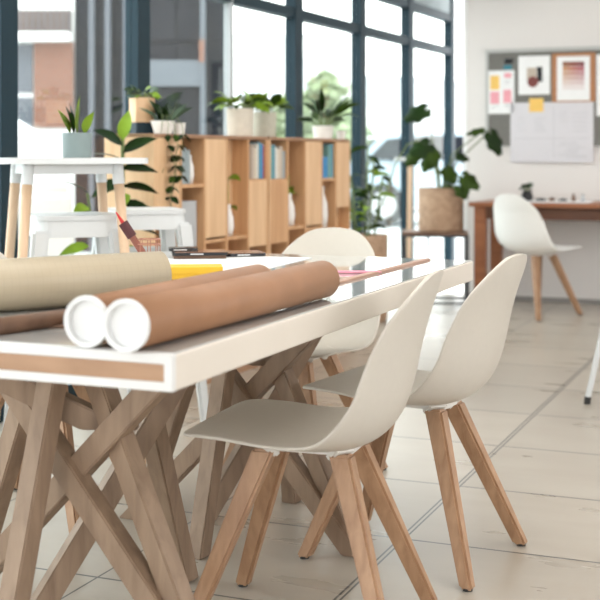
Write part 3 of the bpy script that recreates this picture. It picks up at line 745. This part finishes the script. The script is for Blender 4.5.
# tall floor plant at the far end of the bookcase
def tallp(t):
    rs = random.Random(9); bm = bmesh.new(); bs = bmesh.new()
    for k in range(5):
        a = k*1.3; x1, y1 = 0.10*math.cos(a), 0.10*math.sin(a); h = rs.uniform(0.75, 1.12)
        tube(bs, [(x1*.3, y1*.3, 0.28), (x1*.8, y1*.8, h*0.7), (x1*1.2, y1*1.2, h)], 0.007, 6)
        for q in range(11):
            f = 0.35+0.65*q/10; z = 0.28+(h-0.28)*f; b_ = rs.uniform(0, 6.28)
            leaf(bm, (x1*f*1.1, y1*f*1.1, z), (math.cos(b_), math.sin(b_), rs.uniform(-.1, .8)), rs.uniform(.09, .16), 0.040, 0.7, 0.2, mi=rs.choice((0, 2, 1, 2)))
    tube(bs, [(0, 0, 0.5), (0.14, 0, 0.80), (0.20, 0, 1.00), (0.28, 0, 1.13), (0.36, 0, 1.15)], 0.005, 6)
    leaf(bm, (0.34, 0, 1.15), (1, 0, -.1), 0.09, 0.03, 0.5, 0.1, mi=1)
    obj('leaves', bm, ['leaf', 'leafdark', 'leafbright'], t); obj('stems', bs, 'stem', t)
def basketpot(r, h):
    def f(t):
        bm = bmesh.new(); lathe(bm, [(0, 0), (r*.96, 0), (r, 0.02), (r*1.0, h*.5), (r*1.02, h), (r*.94, h), (r*.92, h*.88)], 36); obj('basket', bm, 'basket', t, smooth=True)
        bm = bmesh.new(); lathe(bm, [(r*.95, h*.88), (0, h*.9)], 24); obj('soil', bm, 'soil', t)
    return f
plant('floor_plant', 'tall bushy plant in a woven basket on the floor past the bookcase end', 'plant', G(364, 7.95), basketpot(0.15, 0.55), tallp)

# monstera on the black stand
sd_ = 8.72
stx = G(435, sd_)
t = thing('plant_stand', 'black metal plant stand with a wooden top under the basket plant', 'stand', stx, RZ*0.25)
hw = 0.222; zt = Zy(231, sd_)
B('stand_top', -hw-0.005, hw+0.005, -0.17, 0.17, zt-0.018, zt, 'carddark', t, 0.002)
for sx in (-1, 1):
    for sy in (-1, 1):
        B('leg', sx*hw-0.009, sx*hw+0.009, sy*.16-.009, sy*.16+.009, 0, zt-0.018, 'blackmetal', t)
for sy in (-1, 1):
    B('rail', -hw, hw, sy*.16-.007, sy*.16+.007, 0.03, 0.045, 'blackmetal', t); B('rail', -hw, hw, sy*.16-.007, sy*.16+.007, zt-0.034, zt-0.018, 'blackmetal', t)
for sx in (-1, 1): B('rail', sx*hw-.007, sx*hw+.007, -.16, .16, 0.03, 0.045, 'blackmetal', t)
B('centre_post', -0.055, -0.04, 0.145, 0.16, 0.0, zt-0.018, 'blackmetal', t)
def bigleaf(bm, c, nrm, tip, W, L, mi=0):
    """broad lobed leaf with its centre at c, pointing toward tip"""
    c = Vector(c); tip = Vector(tip).normalized(); nrm = Vector(nrm).normalized(); s = tip.cross(nrm).normalized(); nrm = s.cross(tip)
    n = 26; ring = []
    for k in range(n):
        a = 2*math.pi*k/n; r = 1.0+0.08*math.cos(2*a)-0.13*math.cos(7*a)
        if k == n//2: r *= 0.45
        x = math.cos(a)*L*r*0.5; y = math.sin(a)*W*r*0.5
        if x > 0: y *= (1-0.55*(x/(L*0.55))**2)
        ring.append(bm.verts.new(c+tip*x+s*y-nrm*(0.22*abs(y)+0.3*max(x, 0)**1.3)))
    ctr = bm.verts.new(c+nrm*0.004)
    mid = [bm.verts.new((v.co+ctr.co)/2+nrm*0.008) for v in ring]
    for k in range(n):
        k2 = (k+1) % n
        for fv in ((ctr, mid[k], mid[k2]), (mid[k], ring[k], ring[k2], mid[k2])):
            f = bm.faces.new(fv); f.material_index = mi; f.smooth = True
def monstera(t):
    bm = bmesh.new(); bs = bmesh.new(); k = sd_/F
    def Q(px, py, dy=0.0): return Vector(((px-441)*k, dy-(0.22 if px > 452 else 0), (231-py)*k))
    LV = [((417, 113), (-1, 0, -.45), .15, .21, -.05), ((421, 147), (-1, -.2, -.4), .16, .19, -.08), ((413, 158), (-.8, 0, -.8), .12, .14, .05), ((431, 157), (0.3, -.3, -.8), .12, .15, -.1),
          ((449, 174), (.5, -.4, -.8), .13, .15, -.05), ((466, 180), (.9, 0, -.6), .14, .17, .03), ((490, 142), (.5, 0, -1), .13, .20, 0), ((473, 132), (-.9, .1, -.2), .06, .14, .05),
          ((447, 187), (-.2, -.8, -.4), .11, .12, -.08), ((458, 190), (.3, -.5, -.7), .11, .13, .0), ((436, 152), (.7, .2, -.3), .09, .12, .08), ((460, 157), (.8, .3, -.2), .08, .12, .1), ((427, 164), (-.4, -.2, -.9), .10, .12, .0)]
    for (px, py), tip, W, L, dy in LV:
        c = Q(px, py, dy); nr = Vector((tip[0]*.3, -0.9, 0.45)); bigleaf(bm, c, nr, tip, W, L, random.choice((0, 0, 1)))
        tube(bs, [Vector((0, 0, 0.26)), Vector((c.x*0.35, dy*.4, c.z*0.6+0.12)), c-Vector(tip).normalized()*L*0.4], 0.0045, 6)
    obj('leaves', bm, ['leaf', 'leafdark'], t); obj('stems', bs, 'stem', t)
plant('monstera_plant', 'large broad-leaved plant in a round woven basket on the black stand', 'plant', G(441, sd_, zt), basketpot(0.158, 0.305), monstera)
# pale leaning pole near the stand
bm = bmesh.new(); beam(bm, (0, 0, 0.0), (0.02, 0.10, 1.02), 0.035, 0.022, flat=True)
t = thing('easel', 'pale wooden display frame leaning against the window post beside the plant stand', 'easel', G(408.5, 9.02-.08+.16), 0)
obj('leg', bm, 'paleleg', t)
bm = bmesh.new(); beam(bm, (-0.10, 0.09, 1.03), (0.04, 0.09, 1.03), 0.014, 0.03); obj('crossbar', bm, 'whitemetal', t)

# ------------------------------------------------------------------ desk along the far wall
dk = thing('wooden_desk', 'reddish wooden desk standing against the far wall', 'desk', wf0+U*0.17+V*(-0.012), RZ)
d0 = 8.5
dz = 0.735; dl = 3.0; dd = 0.60
# local x along the wall, -y toward the room
B('desk_top', 0, dl, -dd, 0, dz-0.03, dz, 'desk', dk, 0.004)
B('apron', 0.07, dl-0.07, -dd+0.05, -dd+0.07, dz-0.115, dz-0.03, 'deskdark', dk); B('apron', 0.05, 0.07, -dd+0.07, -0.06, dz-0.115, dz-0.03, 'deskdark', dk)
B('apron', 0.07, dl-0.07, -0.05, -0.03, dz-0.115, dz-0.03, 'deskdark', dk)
for x in (0.03, dl-0.11):
    for y in (-dd+0.03, -0.105):
        bm = bmesh.new(); box(bm, x, x+0.08, y, y+0.075, 0, dz-0.03, 0, 0.004); obj('leg', bm, 'desk', dk)
def ondesk(px, back=0.3, z=dz):
    # point on the desk top a set distance out from the wall
    a = wf0+V*(-0.012-back); k = (px-300)/F; tt = (a.y*k-a.x)/(0.925+0.38*k); return a+U*tt+Vector((0, 0, z))
t = thing('small_succulent', 'small dark plant in a dark pot on the desk behind the white chair', 'plant', ondesk(527, 0.3))
bm = bmesh.new(); lathe(bm, [(0, 0), (.03, 0), (.045, .03), (.03, .07), (.034, .075), (.026, .075), (0, .06)], 24); obj('pot', bm, 'blackmetal', t, smooth=True)
bushy(12, 0.06, 0.03, 0.07, 0.015, ('leafgrey', 'leafdark'), 0.7, 0.5, 31)(t)
tag(B('drawing_sheet', -0.29, 0.20, -0.16, 0.14, 0, 0.004, 'paper', None, 0, ondesk(562, 0.30), (0, 0, RZ+0.05)), 'white sheet with small tools lying on the reddish desk', 'paper')
items = [(541, .07, .016, 'blackmetal', 'flat dark case, leftmost of the small tools on the desk'), (552, .035, .022, 'carddark', 'small dark block, second of the small tools on the desk'), (563, .05, .015, 'blackmetal', 'flat dark tool in the middle of the desk sheet'), (573.5, .022, .048, 'carddark', 'small upright dark jar on the desk, left of the other'), (583, .022, .045, 'boxgrey', 'small upright grey jar, rightmost of the desk tools')]
for px, w_, h, m, lab in items:
    t = thing('desk_tool', lab, 'tool', ondesk(px, 0.26, dz+0.0042), RZ, 'small tools on the desk')
    bm = bmesh.new()
    if h > .04:
        lathe(bm, [(0, 0), (w_*.6, 0), (w_*.6, h*.6), (w_*.35, h*.75), (w_*.35, h), (0, h)], 20)
    else: box(bm, -w_/2, w_/2, -.025, .025, 0, h, 0, 0.003)
    obj('body', bm, m, t)
    bm = bmesh.new(); lathe(bm, [(0, h), (.008, h), (.008, h+.005), (0, h+.005)], 12); obj('knob', bm, 'blackmetal', t)

# ------------------------------------------------------------------ pin board on the far wall
def onwall(name, px0, px1, y0, y1, off, th, mat, parent=None, skew=0):
    t0, z1 = wallP(px0, y0); t1, _ = wallP(px1, y0); _, z0 = wallP(px0, y1)
    bm = bmesh.new(); box(bm, t0, t1, -off-th, -off, z0, z1)
    return obj(name, bm, mat, parent, None if parent else wf0, None if parent else WALLROT)
bd = thing('pin_board', 'large grey felt pin board on the far wall above the desk', 'board', wf0, RZ)
onwall('felt_panel', 489, 640, 53, 146, 0.001, 0.018, 'board', bd)
onwall('top_rail', 486, 642, 50, 53.5, 0.001, 0.028, 'boardframe', bd); onwall('side_rail', 486.5, 489, 52, 146.5, 0.001, 0.024, 'boardframe', bd)
onwall('bottom_rail', 486.5, 642, 145.6, 146.8, 0.001, 0.0175, 'boardframe', bd)
def sheet(name, px0, px1, y0, y1, off, mat, label, cat='paper', marks=(), group='papers pinned to the board'):
    t = thing(name, label, cat, wf0, RZ, group)
    onwall('sheet', px0, px1, y0, y1, off, 0.002, mat, t)
    return t
FB = 0.020
sheet('drawing_sheet', 511, 594, 103, 162, FB, 'boardpaper', 'largest sheet, white line drawing hanging below the edge of the pin board')
t = bpy.data.objects[-1] if 0 else None
big = [o for o in C.objects if o.get('label', '').startswith('largest sheet')][0]
def mark(par, px0, px1, y0, y1, mat, off=FB+0.0022, nm='printed_mark'):
    t0, z1 = wallP(px0, y0); t1, _ = wallP(px1, y0); _, z0 = wallP(px0, y1)
    bm = bmesh.new(); box(bm, t0, t1, -off-0.0006, -off, z0, z1); obj(nm, bm, mat, par)
bm = bmesh.new()
def mk(bm, px0, px1, y0, y1, off=FB+0.0022):
    t0, z1 = wallP(px0, y0); t1, _ = wallP(px1, y0); _, z0 = wallP(px0, y1); box(bm, t0, t1, -off-0.0006, -off, z0, z1)
rs = random.Random(4)
for k in range(9): mk(bm, 556+rs.uniform(0, 14), 576+rs.uniform(0, 14), 142+k*1.9, 142.5+k*1.9)
for k in range(6): mk(bm, 535, 535+rs.uniform(6, 13), 118+k*2.6, 118.5+k*2.6)
for k in range(4): mk(bm, 558+rs.uniform(0, 4), 568, 112+k*3, 112.5+k*3); mk(bm, 518, 526, 118+k*4, 118.4+k*4)
for k in range(5): mk(bm, 573, 588, 113+k*4.5, 113.5+k*4.5)
mk(bm, 514, 591, 138.5, 139.0); mk(bm, 554, 554.5, 106, 158)
obj('pencil_lines', bm, 'ink', big)
s1 = sheet('paper_sheet', 488.5, 515, 71, 114, FB, 'paper', 'white sheet with yellow and pink notes at the left end of the pin board')
bm = bmesh.new(); mk(bm, 491, 500, 76, 90); mk(bm, 491.5, 501, 92, 104) if 0 else None
obj('yellow_note', bm, 'sticky', s1)
for a_ in ((491, 500, 92, 104), (504, 512, 90, 103), (505, 512, 73.5, 78)):
    bm = bmesh.new(); mk(bm, *a_); obj('pink_note', bm, 'stickypink', s1)
bm = bmesh.new(); mk(bm, 505, 511, 81, 81.7); mk(bm, 505, 509, 83, 83.6); mk(bm, 493, 499, 106, 106.6); mk(bm, 505, 510, 105, 106); mk(bm, 492, 495, 108, 108.6); obj('written_lines', bm, 'ink', s1)
t = thing('colour_swatch', 'small black colour swatch above the teal one on the pin board', 'swatch', wf0, RZ); onwall('card', 505, 513.5, 58.8, 64, FB, 0.002, 'black', t)
t = thing('colour_swatch', 'small teal colour swatch on the pin board', 'swatch', wf0, RZ); onwall('card', 504.3, 512.3, 65.5, 70, FB, 0.002, 'teal', t)
s2 = sheet('art_print', 519, 550.5, 56.5, 95, FB, 'paper', 'abstract print of black, beige and maroon shapes on the pin board', 'print')
bm = bmesh.new(); mk(bm, 537.5, 543, 67, 82); mk(bm, 528, 532, 63, 69) if 0 else None; obj('black_shape', bm, 'black', s2)
def disc(par, px, py, rpx, rpy, mat, off, nm):
    t0, z0 = wallP(px, py); a = wallP(px+rpx, py)[0]-t0; b_ = rpy*8.9/F
    bm = bmesh.new(); vs = [bm.verts.new((t0+a*math.cos(k*math.pi/12), -off, z0+b_*math.sin(k*math.pi/12))) for k in range(24)]
    f = bm.faces.new(vs); r = bmesh.ops.extrude_face_region(bm, geom=[f]); bmesh.ops.translate(bm, verts=[v for v in r['geom'] if isinstance(v, bmesh.types.BMVert)], vec=(0, -0.0006, 0))
    obj(nm, bm, mat, par)
M['maroon'] = plain('maroon_ink', (0.20, 0.055, 0.05), 0.7); M['beige'] = plain('beige_ink', (0.50, 0.43, 0.36), 0.7)
bm = bmesh.new(); mk(bm, 527.5, 537, 68, 80, FB+0.0021); obj('beige_shape', bm, 'beige', s2)
disc(s2, 533.5, 82, 5.5, 5.5, 'maroon', FB+0.0030, 'maroon_shape')
t = thing('cork_panel', 'brown cork panel mounted on the pin board behind the colour chart', 'board', wf0, RZ); onwall('cork_sheet', 552.5, 596, 53.8, 102.5, FB, 0.003, 'cork', t)
s3 = sheet('colour_chart', 557.5, 590.5, 57, 101, FB+0.0035, 'paper', 'colour chart of fading red and yellow squares pinned on cork', 'print')
for r_ in range(6):
    for c_ in range(5):
        f = r_/5.0; hue = c_/4.0
        top = Vector((0.34+0.14*(1-hue), 0.17*(1-hue)**1.3+0.006, 0.01*(1-hue)+0.035*hue)); col = top.lerp(Vector((0.80, 0.76, 0.76)), f**1.2*0.92)
        if r_ == 0: col = Vector((col.x*0.5, col.y*0.4, col.z*0.4))
        key = 'sw%d%d' % (r_, c_); M[key] = plain('chart_ink_%d_%d' % (r_, c_), tuple(col), 0.7, noise=0.01)
        x = 563.5+c_*4.3; y = 62+r_*4.7; mark(s3, x, x+4.0, y, y+4.3, key, FB+0.0057, 'colour_square')
sheet('sticky_note', 530, 544, 98.5, 112, FB+0.0028, 'sticky', 'yellow sticky note on the top edge of the large drawing', 'note')
sheet('paper_sheet', 597, 630, 55, 116, FB, 'paper', 'white sheet cut by the right edge of the photo on the pin board')

# white tubular side table at the right edge
t = thing('tubular_table', 'white metal tubular table leg and top at the right edge', 'table', G(588, 5.28), DEG(-35))
bm = bmesh.new(); rbox(bm, 0.46, 0.46, 0.70, 0.72, 0.05); obj('table_top', bm, 'whitemetal', t)
for sx in (-1, 1):
    for sy in (-1, 1):
        fx, fy = sx*0.293, sy*0.27; tx, ty = sx*0.18, sy*0.16
        bm = bmesh.new(); tube(bm, [(tx, ty, 0.70), (fx, fy, 0.03)], 0.0125, 14); lg = obj('leg', bm, 'whitemetal', t, smooth=False)
        bm = bmesh.new(); tube(bm, [(fx, fy, 0.032), (fx+sx*.004, fy, 0.0)], 0.0145, 14); obj('rubber_foot', bm, 'foot', lg)
_r = Matrix.Rotation(DEG(-35), 4, 'Z') @ Vector((-0.293, -0.27, 0)); t.location = t.location-_r

# ------------------------------------------------------------------ outdoors
og = B('ground', -40, 60, 0.0, 0.0, 0, 0, 'asphalt') if 0 else None
bm = bmesh.new()
gv = [WP0-WN*0.12-WD*70, WP0-WN*0.12+WD*25, WP0-WN*70+WD*25, WP0-WN*70-WD*70]
f = bm.faces.new([bm.verts.new((p.x, p.y, -0.03)) for p in gv])
struct(obj('ground_outside', bm, 'asphalt'))
def bldg(name, label, x0, x1, y0, y1, h, mat, build):
    t = thing(name, label, 'building', (x0, y0, -0.03)); B('wall', 0, x1-x0, 0, y1-y0, 0, h, mat, t); build(t, x1-x0); return t
def at(px, d): return (px-300)/F*d
def b1(t, W_):
    D = 14.0
    # brick panel, balcony rail band, windows on the front
    def loc(px): return at(px, D)-at(-60, D)
    B('brick_panel', loc(35), loc(74), -0.05, 0, Zy(125, D), Zy(40, D), 'brick', t)
    B('window', loc(17), loc(33), -0.03, 0, Zy(128, D), Zy(95, D), 'facadepale', t); B('window', loc(17), loc(33), -0.03, 0, Zy(90, D), Zy(42, D), 'facadepale', t)
    B('ledge', loc(-20), loc(73), -0.25, 0, Zy(40, D), Zy(31, D), 'facadewhite', t)
    for k in range(10): B('baluster', loc(18+k*6), loc(19+k*6), -0.22, -0.2, Zy(32, D), Zy(8, D), 'facadepale', t)
    B('window', loc(16), loc(72), -0.02, 0, Zy(32, D), Zy(8, D), 'terracotta', t)
bldg('office_building', 'pale building with a salmon brick panel seen through the left window', at(-60, 14), at(74.5, 14), 14.0, 22.0, 6.0, 'facadewhite', b1)
def b2(t, W_):
    D = 14.0; x0 = at(75, D)
    def loc(px): return at(px, D)-x0
    for a, b_ in ((77, 92), (94, 108), (110, 125), (129, 148), (150, 176), (178, 201), (206, 223)):
        for y0, y1 in ((-60, 38), (44, 128)): B('window', loc(a), loc(b_), -0.03, 0, Zy(y1, D), Zy(y0, D), 'facadedark' if a < 150 or a > 200 else 'facadegrey', t)
    for px in (93, 109, 127): B('column', loc(px)-.03, loc(px)+.03, -0.12, -0.03, 0, 5.8, 'facadepale', t)
    B('sign_band', loc(149), loc(202), -0.10, -0.03, Zy(84, D), Zy(58, D), 'signband', t)
    B('column', loc(201), loc(206), -0.12, -0.03, 0, 5.8, 'signband', t)
    B('brick_strip', loc(200), loc(205), -0.14, -0.12, Zy(60, D), Zy(38, D), 'brick', t)
bldg('glass_building', 'grey glazed building seen through the windows behind the trailing plant', at(75, 14), at(227, 14), 14.0, 14.9, 6.0, 'facadegrey', b2)
def b3(t, W_):
    for k in range(7): B('window', W_*(k+.2)/7, W_*(k+.7)/7, -0.05, 0, 3.2, 4.6, 'farwindow', t)
bldg('low_building', 'very pale low building far behind the middle windows', at(232, 45), at(352, 45), 45, 55, 5.5, 'facadewhite', b3)
bldg('far_building', 'very pale low building far behind the right windows', at(362, 55), at(470, 55), 55, 65, 4.4, 'facadewhite', b3)
def tree(px, d, h, r, label, sd):
    rs = random.Random(sd); t = thing('tree', label, 'tree', G(px, d, -0.03), 0, 'trees outside')
    bm = bmesh.new(); tube(bm, [(0, 0, 0), (0.05, 0, h*.4), (0, 0.05, h*.8)], 0.10, 10, 0.03); obj('trunk', bm, 'plyedge', t)
    bm = bmesh.new()
    for k in range(700):
        a = rs.uniform(0, 6.28); z = rs.random(); rr_ = r*math.sqrt(rs.random())*math.sin(math.pi*(0.15+0.8*z)) 
        leaf(bm, (rr_*math.cos(a), rr_*math.sin(a), h*(0.3+0.7*z)), (rs.uniform(-1, 1), rs.uniform(-1, 1), rs.uniform(-.5, .8)), 0.26, 0.16, .4, .1, n=3)
    obj('crown', bm, 'treeleaf', t)
tree(325, 22, 2.5, 0.75, 'loose pale green tree behind the dark plant on the bookcase', 1)
tree(340, 28, 2.0, 0.8, 'low pale bush right of the loose tree outside', 2)
tree(284, 26, 2.2, 0.6, 'slim pale tree behind the post between the middle windows', 3)
def car(label, loc, rz, mat, group='cars outside', zs=1.0):
    t = thing('car', label, 'car', loc, rz, group)
    pr = [(-2.05, .30), (-2.1, .55), (-2.0, .85), (-1.75, .98), (-1.35, 1.38), (-0.6, 1.45), (0.35, 1.42), (1.0, 1.0), (1.85, .84), (2.1, .62), (2.12, .30)]
    bm = bmesh.new(); a = [bm.verts.new((x, -.86+(.12 if z > 1.1 else 0), z*zs)) for x, z in pr]; b_ = [bm.verts.new((x, .86-(.12 if z > 1.1 else 0), z*zs)) for x, z in pr]
    n = len(pr)
    for k in range(n): bm.faces.new((a[k], a[(k+1) % n], b_[(k+1) % n], b_[k]))
    bm.faces.new(a[::-1]); bm.faces.new(b_)
    bmesh.ops.bevel(bm, geom=bm.edges[:], offset=0.04, segments=2, affect='EDGES'); obj('body', bm, mat, t, smooth=False)
    bm = bmesh.new()
    wp = [(-1.55, 1.02), (-1.25, 1.33), (-.6, 1.39), (.3, 1.36), (.85, 1.02)]
    for sy in (-1, 1):
        vs = [bm.verts.new((x, sy*(.867-(.11*(z-1.0)/.4)), z*zs)) for x, z in wp]; bm.faces.new(vs if sy < 0 else vs[::-1])
    obj('side_window', bm, 'facadedark', t)
    bm = bmesh.new(); vs = [bm.verts.new((p[0], p[1], p[2]*zs)) for p in ((.42, -.66, 1.39), (1.0, -.76, 1.03), (1.0, .76, 1.03), (.42, .66, 1.39))]; bm.faces.new(vs)
    bmesh.ops.translate(bm, verts=bm.verts[:], vec=(0.02, 0, 0.02)); obj('windscreen', bm, 'facadedark', t)
    bm = bmesh.new()
    for k in range(4): box(bm, 2.10, 2.14, -.42, .42, .44+k*.055, .465+k*.055)
    obj('grille', bm, 'boxgrey', t)
    for sx in (-1.3, 1.35):
        for sy in (-1, 1):
            bm = bmesh.new(); lathe(bm, [(0, -.1), (.30, -.1), (.33, -.06), (.33, .06), (.30, .1), (0, .1)], 28)
            for v in bm.verts: v.co = Vector((sx+v.co.x, sy*.80+v.co.z, .33+v.co.y))
            w_ = obj('wheel', bm, 'tyre', t)
            bm = bmesh.new(); lathe(bm, [(0, 0), (.2, 0), (.2, .02), (0, .02)], 20)
            for v in bm.verts: v.co = Vector((sx+v.co.x, sy*(.9)+v.co.z*sy, .33+v.co.y))
            obj('hubcap', bm, 'silver', w_)
    return t
car('white car parked outside the left window behind the bar table', (-3.31, 8.25, -0.03), DEG(-50), 'carwhite', zs=1.42)
car('white car parked far outside, seen left of the monstera', (at(385, 24), 24, -0.03), DEG(10), 'carwhite')
car('rose car parked farthest away outside', (at(392, 31), 31, -0.03), DEG(5), 'carred')
car('grey-blue car parked outside behind the right window post', (at(470, 19.5), 19.5, -0.03), DEG(-8), 'carblue')
car('white car parked outside beyond the middle windows', (at(345, 36), 36, -0.03), DEG(0), 'carwhite')

# ------------------------------------------------------------------ light
wd = bpy.data.worlds.new('World'); bpy.context.scene.world = wd; wd.use_nodes = True
bg = wd.node_tree.nodes['Background']; nt = wd.node_tree
tc = nt.nodes.new('ShaderNodeTexCoord'); sp = nt.nodes.new('ShaderNodeSeparateXYZ'); rp = nt.nodes.new('ShaderNodeValToRGB')
nt.links.new(tc.outputs['Generated'], sp.inputs[0]); nt.links.new(sp.outputs['Z'], rp.inputs['Fac'])
rp.color_ramp.elements[0].color = (1, 0.99, 0.97, 1); rp.color_ramp.elements[1].color = (0.90, 0.96, 1.0, 1)
nt.links.new(rp.outputs['Color'], bg.inputs['Color']); bg.inputs['Strength'].default_value = 5.0
def area(name, loc, rot, sx, sy, e, col=(1, 1, 1)):
    l = bpy.data.lights.new(name, 'AREA'); l.shape = 'RECTANGLE'; l.size = sx; l.size_y = sy; l.energy = e; l.color = col
    o = bpy.data.objects.new(name, l); C.objects.link(o); o.location = loc; o.rotation_euler = rot; return o
area('added_ceiling_fill', (1.8, 6.4, 2.95), (0, 0, RZ), 3.0, 2.0, 28, (1, 0.95, 0.88))  # added warm fill without a known fitting, brightens the interior
area('added_ceiling_fill', (0.6, 3.0, 2.95), (0, 0, RZ), 3.0, 2.0, 62, (1, 0.95, 0.88))  # second added fill, lifts seat tops and floor around the table

# ------------------------------------------------------------------ camera
cam = bpy.data.cameras.new('Camera'); co = bpy.data.objects.new('Camera', cam); C.objects.link(co)
co.location = (0, 0, H); co.rotation_euler = (math.pi/2, 0, 0)
cam.sensor_fit = 'HORIZONTAL'; cam.sensor_width = 24.0; cam.lens = F/600*24.0
cam.shift_y = -(300-HY)/600
cam.dof.use_dof = True; cam.dof.focus_distance = 3.15; cam.dof.aperture_fstop = 2.9; cam.dof.aperture_blades = 0
cam.clip_start = 0.05; cam.clip_end = 300
sc = bpy.context.scene; sc.camera = co
sc.view_settings.view_transform = 'Standard'; sc.view_settings.look = 'None'; sc.view_settings.gamma = 1; sc.view_settings.exposure = -0.07
sc.view_settings.use_curve_mapping = False
